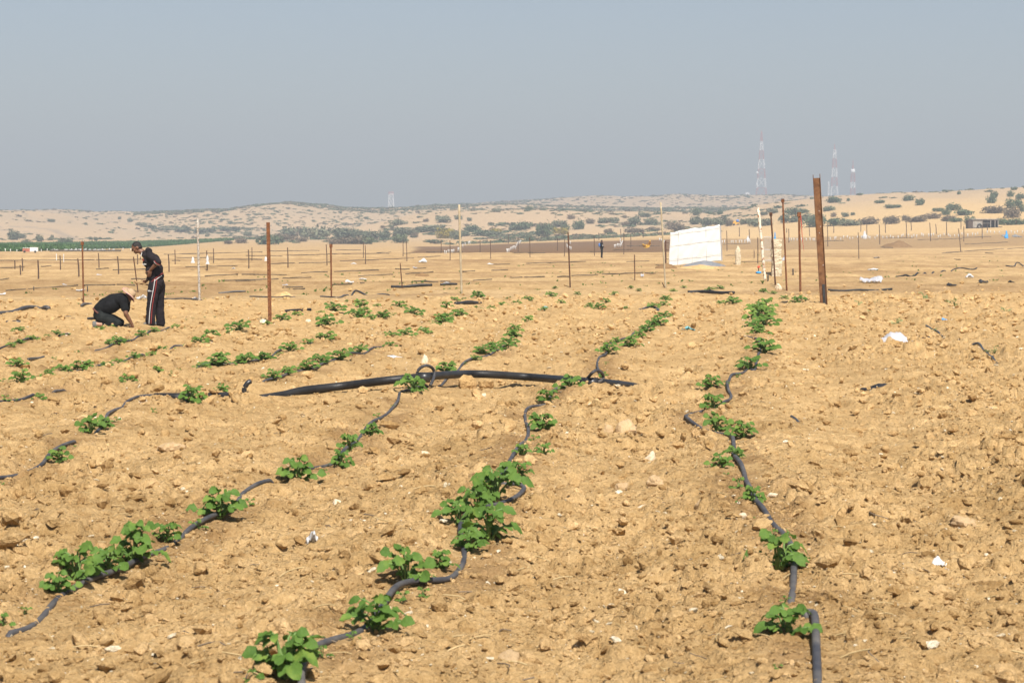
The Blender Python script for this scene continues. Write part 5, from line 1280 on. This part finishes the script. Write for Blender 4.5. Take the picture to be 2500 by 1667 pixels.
def hand(bm, wrist, d, side, s=1.0, curl=.5, palm_n=Vector((0, -1, 0))):
    """palm and five fingers; d = direction of the fingers, side = across the palm towards the thumb"""
    d = Vector(d).normalized(); side = Vector(side); side = (side - d * side.dot(d)).normalized(); nrm = d.cross(side).normalized()
    w0 = Vector(wrist); pc = w0 + d * .048 * s
    R = Matrix((side, nrm, d)).transposed().to_euler()
    ell(bm, pc, (.042 * s, .018 * s, .055 * s), R, 12, 8)
    for k, (off, ln) in enumerate(((.030, .068), (.011, .078), (-.009, .072), (-.028, .056))):
        a = w0 + d * .085 * s + side * off * s; dd = d
        for q in range(3):
            l = ln * s * (.42, .32, .26)[q]; dd = (dd + nrm * curl * (.35 + .3 * q)).normalized(); b2 = a + dd * l
            caps(bm, a, .0092 * s, b2, .0082 * s); a = b2
    a = w0 + d * .03 * s + side * .036 * s; b2 = a + (d * .6 + side * .75 + nrm * .3).normalized() * .042 * s; c2 = b2 + (d * .95 + side * .15 + nrm * .4).normalized() * .032 * s
    caps(bm, a, .012 * s, b2, .010 * s); caps(bm, b2, .010 * s, c2, .0085 * s)
def head(bm, c, fwd, s=1.0):
    """head with brow, nose, lips, chin and ears; fwd = gaze direction"""
    c = Vector(c); f = Vector(fwd).normalized(); rt = f.cross(Vector((0, 0, 1))).normalized(); up = rt.cross(f).normalized()
    R = Matrix((f, -rt, up)).transposed().to_euler()
    def P(a, b2, e): return c + f * a * s + rt * b2 * s + up * e * s
    ell(bm, P(-.012, 0, .02), (.098 * s, .076 * s, .100 * s), R); ell(bm, P(.022, 0, -.045), (.066 * s, .060 * s, .072 * s), R)
    ell(bm, P(.066, 0, -.092), (.022 * s, .026 * s, .020 * s), R, 10, 8)
    caps(bm, P(.083, 0, .022), .010 * s, P(.106, 0, -.022), .014 * s)
    for e in (-1, 1):
        ell(bm, P(.076, e * .031, .026), (.014 * s, .026 * s, .009 * s), R, 10, 6); ell(bm, P(.062, e * .044, -.018), (.022 * s, .018 * s, .018 * s), R, 10, 6)
        ell(bm, P(-.012, e * .079, -.005), (.020 * s, .009 * s, .033 * s), R, 10, 8)
    ell(bm, P(.085, 0, -.056), (.012 * s, .024 * s, .006 * s), R, 10, 6); ell(bm, P(.082, 0, -.068), (.012 * s, .022 * s, .006 * s), R, 10, 6)
def eyes(par, c, fwd, s=1.0):
    c = Vector(c); f = Vector(fwd).normalized(); rt = f.cross(Vector((0, 0, 1))).normalized(); up = rt.cross(f).normalized()
    for e in (-1, 1):
        bm = MB(); ell(bm, c + f * .079 * s + rt * e * .032 * s + up * .008 * s, (.010 * s,) * 3, u=10, v=8); me_ = me_from('eye', bm.v, bm.f, True); link('eye', me_, 'hair', par)

# --- standing man
g = at(378, 795); man = empty('person', (g.x, g.y, g.z)); man.scale = (1.10, 1.12, 1.01)
tag(man, 'man in dark hooded tracksuit with white and red stripes standing, looking down', 'person')
HC = Vector((-.335, -.005, 1.625)); FW = Vector((-.86, -.18, -.46))
N_SH, N_EL, N_WR = Vector((-.05, -.185, 1.47)), Vector((.125, -.31, 1.335)), Vector((-.035, -.235, 1.165))
F_SH, F_EL, F_WR = Vector((-.09, .185, 1.44)), Vector((-.02, .26, 1.17)), Vector((-.165, .10, .935))
def man_body(bm):
    head(bm, HC, FW, 1.0)
    chain(bm, [((-.27, 0, 1.565), .060), ((-.185, 0, 1.50), .064), ((-.10, 0, 1.42), .09), ((-.03, 0, 1.20), .10), ((.04, 0, .95), .10)])
    for sh, el, wr in ((N_SH, N_EL, N_WR), (F_SH, F_EL, F_WR)): chain(bm, [((-.08, 0, 1.40), .06), (sh, .052), (el, .042), ((el + wr) / 2, .039), (wr, .028)])
    hand(bm, N_WR, (-.22, .15, -1), (-.9, -.3, .2), 1.05, .55); hand(bm, F_WR, (-.8, -.1, -.55), (.2, -.5, .8), 1.05, 1.0)
    for hp, kn, an in (((.02, -.1, .9), (-.04, -.11, .48), (-.07, -.115, .09)), ((.07, .1, .9), (.06, .11, .48), (.09, .115, .09))):
        chain(bm, [((.04, 0, .95), .08), (hp, .07), (kn, .05), (an, .038)]); chain(bm, [(an, .038), (Vector(an) + Vector((-.10, 0, -.06)), .03)])
skinned('body', man_body, 'skin', man, .0075, 3)
eyes(man, HC, FW)
def man_hair(bm):
    f = FW.normalized(); rt = f.cross(Vector((0, 0, 1))).normalized(); up = rt.cross(f).normalized(); R = Matrix((f, -rt, up)).transposed().to_euler()
    ell(bm, HC - f * .022 + up * .036, (.094, .081, .092), R); ell(bm, HC - f * .052 - up * .012, (.058, .077, .068), R)
skinned('hair', man_hair, 'hair', man, .008, 2, .003)
def man_jacket(bm):
    ell(bm, (-.055, 0, 1.345), (.165, .205, .175), (0, .35, 0)); ell(bm, (.0, 0, 1.16), (.168, .195, .20), (0, .15, 0)); ell(bm, (.040, 0, .995), (.165, .188, .125), (0, -.75, 0))
    ell(bm, (-.14, 0, 1.45), (.11, .13, .075), (0, .5, 0))
    chain(bm, [((-.06, -.13, 1.45), .095), (N_SH, .085), (N_SH.lerp(N_EL, .55), .080), (N_EL, .070)]); chain(bm, [((-.08, .13, 1.43), .09), (F_SH, .082), (F_EL, .068), (F_EL.lerp(F_WR, .75), .055)])
    chain(bm, [(N_EL, .070), (N_EL.lerp(N_WR, .10), .062)])
    ell(bm, (-.105, 0, 1.555), (.078, .115, .068), (0, .75, 0)); ell(bm, (-.185, -.04, 1.52), (.05, .075, .04), (0, .6, 0))
jk = skinned('jacket', man_jacket, 'cloth_plum', man, .011, 4, .010)
def ring3(c, axis, r1, r2, n=22, tilt=None):
    axis = Vector(axis).normalized(); a = axis.cross(Vector((0, 1, 0))).normalized(); b_ = axis.cross(a).normalized()
    return [Vector(c) + a * math.cos(k * 6.2832 / n) * r1 + b_ * math.sin(k * 6.2832 / n) * r2 for k in range(n + 1)]
b = MB(); b.tube(ring3(N_EL.lerp(N_WR, .12), N_WR - N_EL, .066, .066), .009, 6, False); b.build('cuff_band', 'stripe_white', jk, True)
b = MB(); b.tube(ring3(N_EL.lerp(N_WR, .05), N_WR - N_EL, .071, .071), .010, 6, False); b.build('cuff_band', 'stripe_red', jk, True)
b = MB(); b.tube(ring3((.045, 0, .945), (-.70, 0, .75), .172, .182), .0075, 6, False); b.build('hem_band', 'stripe_white', jk, True)
b = MB(); b.tube(ring3((.035, 0, .972), (-.70, 0, .75), .178, .190), .012, 6, False); b.build('hem_band', 'stripe_red', jk, True)
b = MB()
for k, (dx, dz, sw, sh_) in enumerate(((0, 0, .030, .040), (.035, -.004, .016, .05), (.058, .0, .016, .035), (.082, -.002, .020, .03))): b.box((-.195 + dx * .8, -.128 - dx * .6, 1.285 + dz), (sw * .7, .012, sh_ * .7), Euler((0, .3, -.6)).to_matrix())
b.build('chest_print', 'stripe_white', jk)
b = MB(); b.box((-.185, -.165, 1.375), (.05, .006, .03), Euler((0, .7, -.5)).to_matrix()); b.build('chest_patch', 'stripe_red', jk)
b = MB(); b.tube([(-.215, -.085, 1.53), (-.235, -.11, 1.46), (-.25, -.10, 1.39)], .010, 6); b.build('hood_lining', 'steel_wire', jk, True)
def man_trousers(bm):
    ell(bm, (.045, 0, .90), (.150, .178, .16))
    chain(bm, [((.015, -.095, .86), .122), ((-.035, -.11, .50), .098), ((-.055, -.115, .25), .092), ((-.068, -.118, .05), .094)])
    chain(bm, [((.075, .095, .86), .118), ((.065, .11, .50), .094), ((.08, .115, .25), .088), ((.092, .118, .05), .090)])
tr = skinned('trousers', man_trousers, 'cloth_plum', man, .011, 4, .012)
def stripe(off, m, r):
    pts = [Vector((.055 + off, -.205, .97)), Vector((.035 + off, -.216, .80)), Vector((-.012 + off, -.212, .55)), Vector((-.045 + off, -.208, .30)), Vector((-.062 + off, -.212, .04))]
    b = MB(); b.tube(catmull(pts, 5), r, 6, True, 1.0); b.build('side_stripe', m, tr, True)
stripe(-.012, 'stripe_white', .007); stripe(.026, 'stripe_red', .010)
b = MB()
for k in range(5): b.box((-.085 + k * .020, -.196 - .003 * k, .735), (.012, .006, .030))
b.build('trouser_print', 'stripe_white', tr)
for (sx, sy) in ((-.095, -.118), (.065, .118)):
    skinned('shoe', lambda bm, sx=sx, sy=sy: (ell(bm, (sx, sy, .04), (.12, .05, .045)), ell(bm, (sx + .06, sy, .055), (.06, .048, .05))), 'shoe', man, .012, 2)
tool = empty('hand_tool', (g.x, g.y, g.z)); tool.scale = man.scale; tag(tool, 'brown wooden-handled tool held in the standing man\'s hand', 'tool')
b = MB(); b.tube([Vector((-.36, .06, .90)), Vector((-.24, .07, .885)), Vector((-.10, .08, .83))], [.017, .015, .013], 8); b.build('handle', 'tool_wood', tool, True)
b = MB(); b.tube([Vector((-.385, .055, .935)), Vector((-.36, .06, .90)), Vector((-.355, .06, .87))], [.022, .026, .014], 8); b.build('tool_head', 'tool_wood', tool, True)

# --- kneeling man
g2 = at(271, 800); kn_ = empty('person', (g2.x, g2.y, g2.z)); kn_.scale = (1.0, 1.0, 1.0)
tag(kn_, 'man in black T-shirt and pink-rimmed hat kneeling, hands in the soil', 'person')
KH = Vector((.405, -.01, .655)); KF = Vector((.62, -.12, -.78))
KNS, KNE, KNW = Vector((.285, -.185, .565)), Vector((.35, -.235, .30)), Vector((.455, -.16, .085))
KFS, KFE, KFW = Vector((.29, .185, .55)), Vector((.27, .20, .26)), Vector((.42, .03, .08))
def kn_body(bm):
    head(bm, KH, KF, .98)
    chain(bm, [((.375, 0, .665), .058), ((.30, 0, .63), .064), ((.20, 0, .58), .10), ((.0, 0, .45), .11), ((-.18, 0, .30), .11)])
    for sh, el, wr in ((KNS, KNE, KNW), (KFS, KFE, KFW)): chain(bm, [((.22, 0, .56), .07), (sh, .058), (el, .046), ((el + wr) / 2, .043), (wr, .031)])
    hand(bm, KNW, (.25, .25, -1), (-.6, .8, 0), 1.0, .5); hand(bm, KFW, (.3, -.2, -1), (-.6, -.6, 0), 1.0, .5)
    for sy in (-1, 1):
        chain(bm, [((-.18, 0, .28), .09), ((-.17, sy * .11, .24), .085), ((.17, sy * .15, .10), .06), ((-.20, sy * .13, .09), .045), ((-.27, sy * .12, .08), .040)])
skinned('body', kn_body, 'skin', kn_, .0075, 3)
eyes(kn_, KH, KF, .98)
def kn_shirt(bm):
    chain(bm, [((-.21, 0, .36), .150), ((-.10, 0, .45), .172), ((.06, 0, .525), .178), ((.20, 0, .555), .165), ((.27, 0, .575), .125)])
    ell(bm, (.02, -.04, .45), (.25, .19, .15), (0, -.55, 0)); ell(bm, (.02, .04, .45), (.25, .19, .15), (0, -.55, 0))
    for sh, el in ((KNS, KNE), (KFS, KFE)): chain(bm, [((.22, sh.y * .7, .57), .11), (sh, .088), (sh.lerp(el, .62), .078)])
st = skinned('shirt', kn_shirt, 'cloth_black', kn_, .012, 4, .008)
def kn_jeans(bm):
    ell(bm, (-.215, 0, .27), (.145, .185, .155))
    for sy in (-1, 1): chain(bm, [((-.18, sy * .10, .22), .125), ((0.0, sy * .13, .165), .112), ((.165, sy * .15, .10), .088), ((.05, sy * .145, .085), .082), ((-.10, sy * .135, .085), .075)])
jn = skinned('jeans', kn_jeans, 'jeans_dark', kn_, .012, 4, .008)
b = MB(); b.tube(ring3((-.255, 0, .325), (.62, 0, .78), .120, .178), .018, 6, False); b.build('belt', 'brown_belt', jn, True)
for sy in (-1, 1):
    skinned('sock', lambda bm, sy=sy: chain(bm, [((-.12, sy * .135, .085), .055), ((-.25, sy * .12, .085), .050)]), 'pale_skin', kn_, .012, 2)
    skinned('shoe', lambda bm, sy=sy: (ell(bm, (-.29, sy * .12, .075), (.055, .05, .07)), ell(bm, (-.335, sy * .12, .065), (.024, .052, .085))), 'shoe', kn_, .010, 2)
# hat: crown and wavy brim tilted forward over the face
hat = empty('sun_hat', (g2.x, g2.y, g2.z)); tag(hat, 'tan sun hat with pink-edged wavy brim on the kneeling man', 'hat')
hx = Vector((.80, 0, .60)).normalized(); hs = Vector((0, 1, 0)); hf = hx.cross(hs).normalized()
HCN = KH + Vector((.012, 0, .050))
def hat_ring(z, r, wave=0, n=28):
    return [HCN + hx * (z + wave * math.sin(2 * a + .6)) + (hs * math.cos(a) + hf * math.sin(a)) * r for a in [k * 6.2832 / n for k in range(n)]]
v = []; f = []; n = 28
for z, r, wv in ((.085, .004, 0), (.083, .045, 0), (.068, .078, 0), (.02, .096, 0), (.0, .103, 0)): v += hat_ring(z, r, wv)
for j in range(4):
    for k in range(n): a, c_ = j * n + k, j * n + (k + 1) % n; f.append((a, c_, c_ + n, a + n))
cr = link('crown', me_from('crown', v, f, True), 'hat_tan', hat)
v = []; f = []
for z, r, wv in ((.0, .103, 0), (-.018, .140, .012), (-.038, .172, .034)): v += hat_ring(z, r, wv)
for j in range(2):
    for k in range(n): a, c_ = j * n + k, j * n + (k + 1) % n; f.append((a, c_, c_ + n, a + n))
br = link('brim', me_from('brim', v, f, True), 'hat_tan', hat); so = br.modifiers.new('thick', 'SOLIDIFY'); so.thickness = .004
b = MB(); rg = hat_ring(-.038, .174, .034); b.tube(rg + [rg[0]], .008, 6, False); b.build('brim_edge', 'hat_pink', br, True)

# --- distant man
g3 = at(1469, 630); s3 = (43.5 * scale_at(g3.y)) / 1.75
fm = empty('person', g3, .0); fm.scale = (s3, s3, s3)
tag(fm, 'distant man in black standing in the field with a pale blue bag on his back', 'person')
def fm_body(bm):
    head(bm, (.02, 0, 1.635), (.8, -.3, -.4), 1.0)
    chain(bm, [((0, 0, 1.56), .06), ((-.02, 0, 1.48), .07), ((-.02, 0, 1.2), .11), ((0, 0, .95), .1)])
    for sy, hd in ((-1, (.20, -.12, 1.05)), (1, (.22, .08, 1.05))): chain(bm, [((-.02, sy * .12, 1.42), .06), ((-.02, sy * .19, 1.42), .055), ((.0, sy * .22, 1.14), .045), (hd, .03)])
    hand(bm, (.20, -.12, 1.05), (1, .2, -.1), (0, .2, 1), 1.0, .6); hand(bm, (.22, .08, 1.05), (1, -.2, -.1), (0, .2, 1), 1.0, .6)
    for sy in (-1, 1): chain(bm, [((0, 0, .95), .09), ((0, sy * .1, .88), .08), ((.01, sy * .11, .48), .055), ((-.01, sy * .11, .08), .04)]); caps(bm, (-.01, sy * .11, .06), .04, (.13, sy * .12, .035), .035)
skinned('body', fm_body, 'skin', fm, .012, 3)
skinned('hair', lambda bm: (ell(bm, (-.005, 0, 1.68), (.098, .084, .082)), ell(bm, (-.045, 0, 1.64), (.06, .08, .08))), 'hair', fm, .012, 2)
def fm_top(bm):
    chain(bm, [((-.02, 0, 1.42), .15), ((-.01, 0, 1.2), .16), ((0, 0, 1.0), .155)]); ell(bm, (-.02, 0, 1.36), (.14, .21, .14))
    for sy, hd in ((-1, (.17, -.14, 1.06)), (1, (.19, .1, 1.06))): chain(bm, [((-.02, sy * .17, 1.43), .08), ((.0, sy * .22, 1.14), .065), (hd, .048)])
ft = skinned('jumper', fm_top, 'cloth_black', fm, .016, 3)
def fm_tr(bm):
    ell(bm, (0, 0, .92), (.15, .18, .13))
    for sy in (-1, 1): chain(bm, [((0, sy * .095, .86), .11), ((.01, sy * .11, .48), .09), ((-.005, sy * .115, .07), .085)])
skinned('trousers', fm_tr, 'cloth_black', fm, .016, 3)
b = MB(); b.tube([Vector((.03, -.178, 1.22)), Vector((.03, -.196, 1.22))], .085, 12); b.build('white_print', 'stripe_white', ft, True)
bag = empty('shoulder_bag', g3); bag.scale = (s3, s3, s3); tag(bag, 'pale blue bag carried on the distant man\'s back', 'bag')
skinned('bag_body', lambda bm: ell(bm, (-.24, -.06, 1.26), (.10, .16, .20)), 'machine_blue', bag, .02, 3, .02)

# ------------------------------------------------------------------ haze
v = [Vector((x, y, z)) for x in (-2600, 2600) for y in (-120, 4200) for z in (-3.0, 190)]
hz = link('haze', me_from('haze', v, [(0, 1, 3, 2), (4, 6, 7, 5), (0, 4, 5, 1), (2, 3, 7, 6), (0, 2, 6, 4), (1, 5, 7, 3)]))
m = bpy.data.materials.new('haze'); m.use_nodes = True; nt = m.node_tree; nt.nodes.remove(nt.nodes['Principled BSDF'])
pv = nt.nodes.new('ShaderNodeVolumePrincipled'); pv.inputs['Color'].default_value = (.555, .605, .66, 1); pv.inputs['Density'].default_value = HAZE_DENSITY; pv.inputs['Anisotropy'].default_value = 0.0
nt.links.new(pv.outputs[0], nt.nodes['Material Output'].inputs['Volume'])
hz.data.materials.append(m); tag(hz, 'thin pale haze over fields and dunes', None, None, 'stuff')
hz.display_type = 'WIRE'
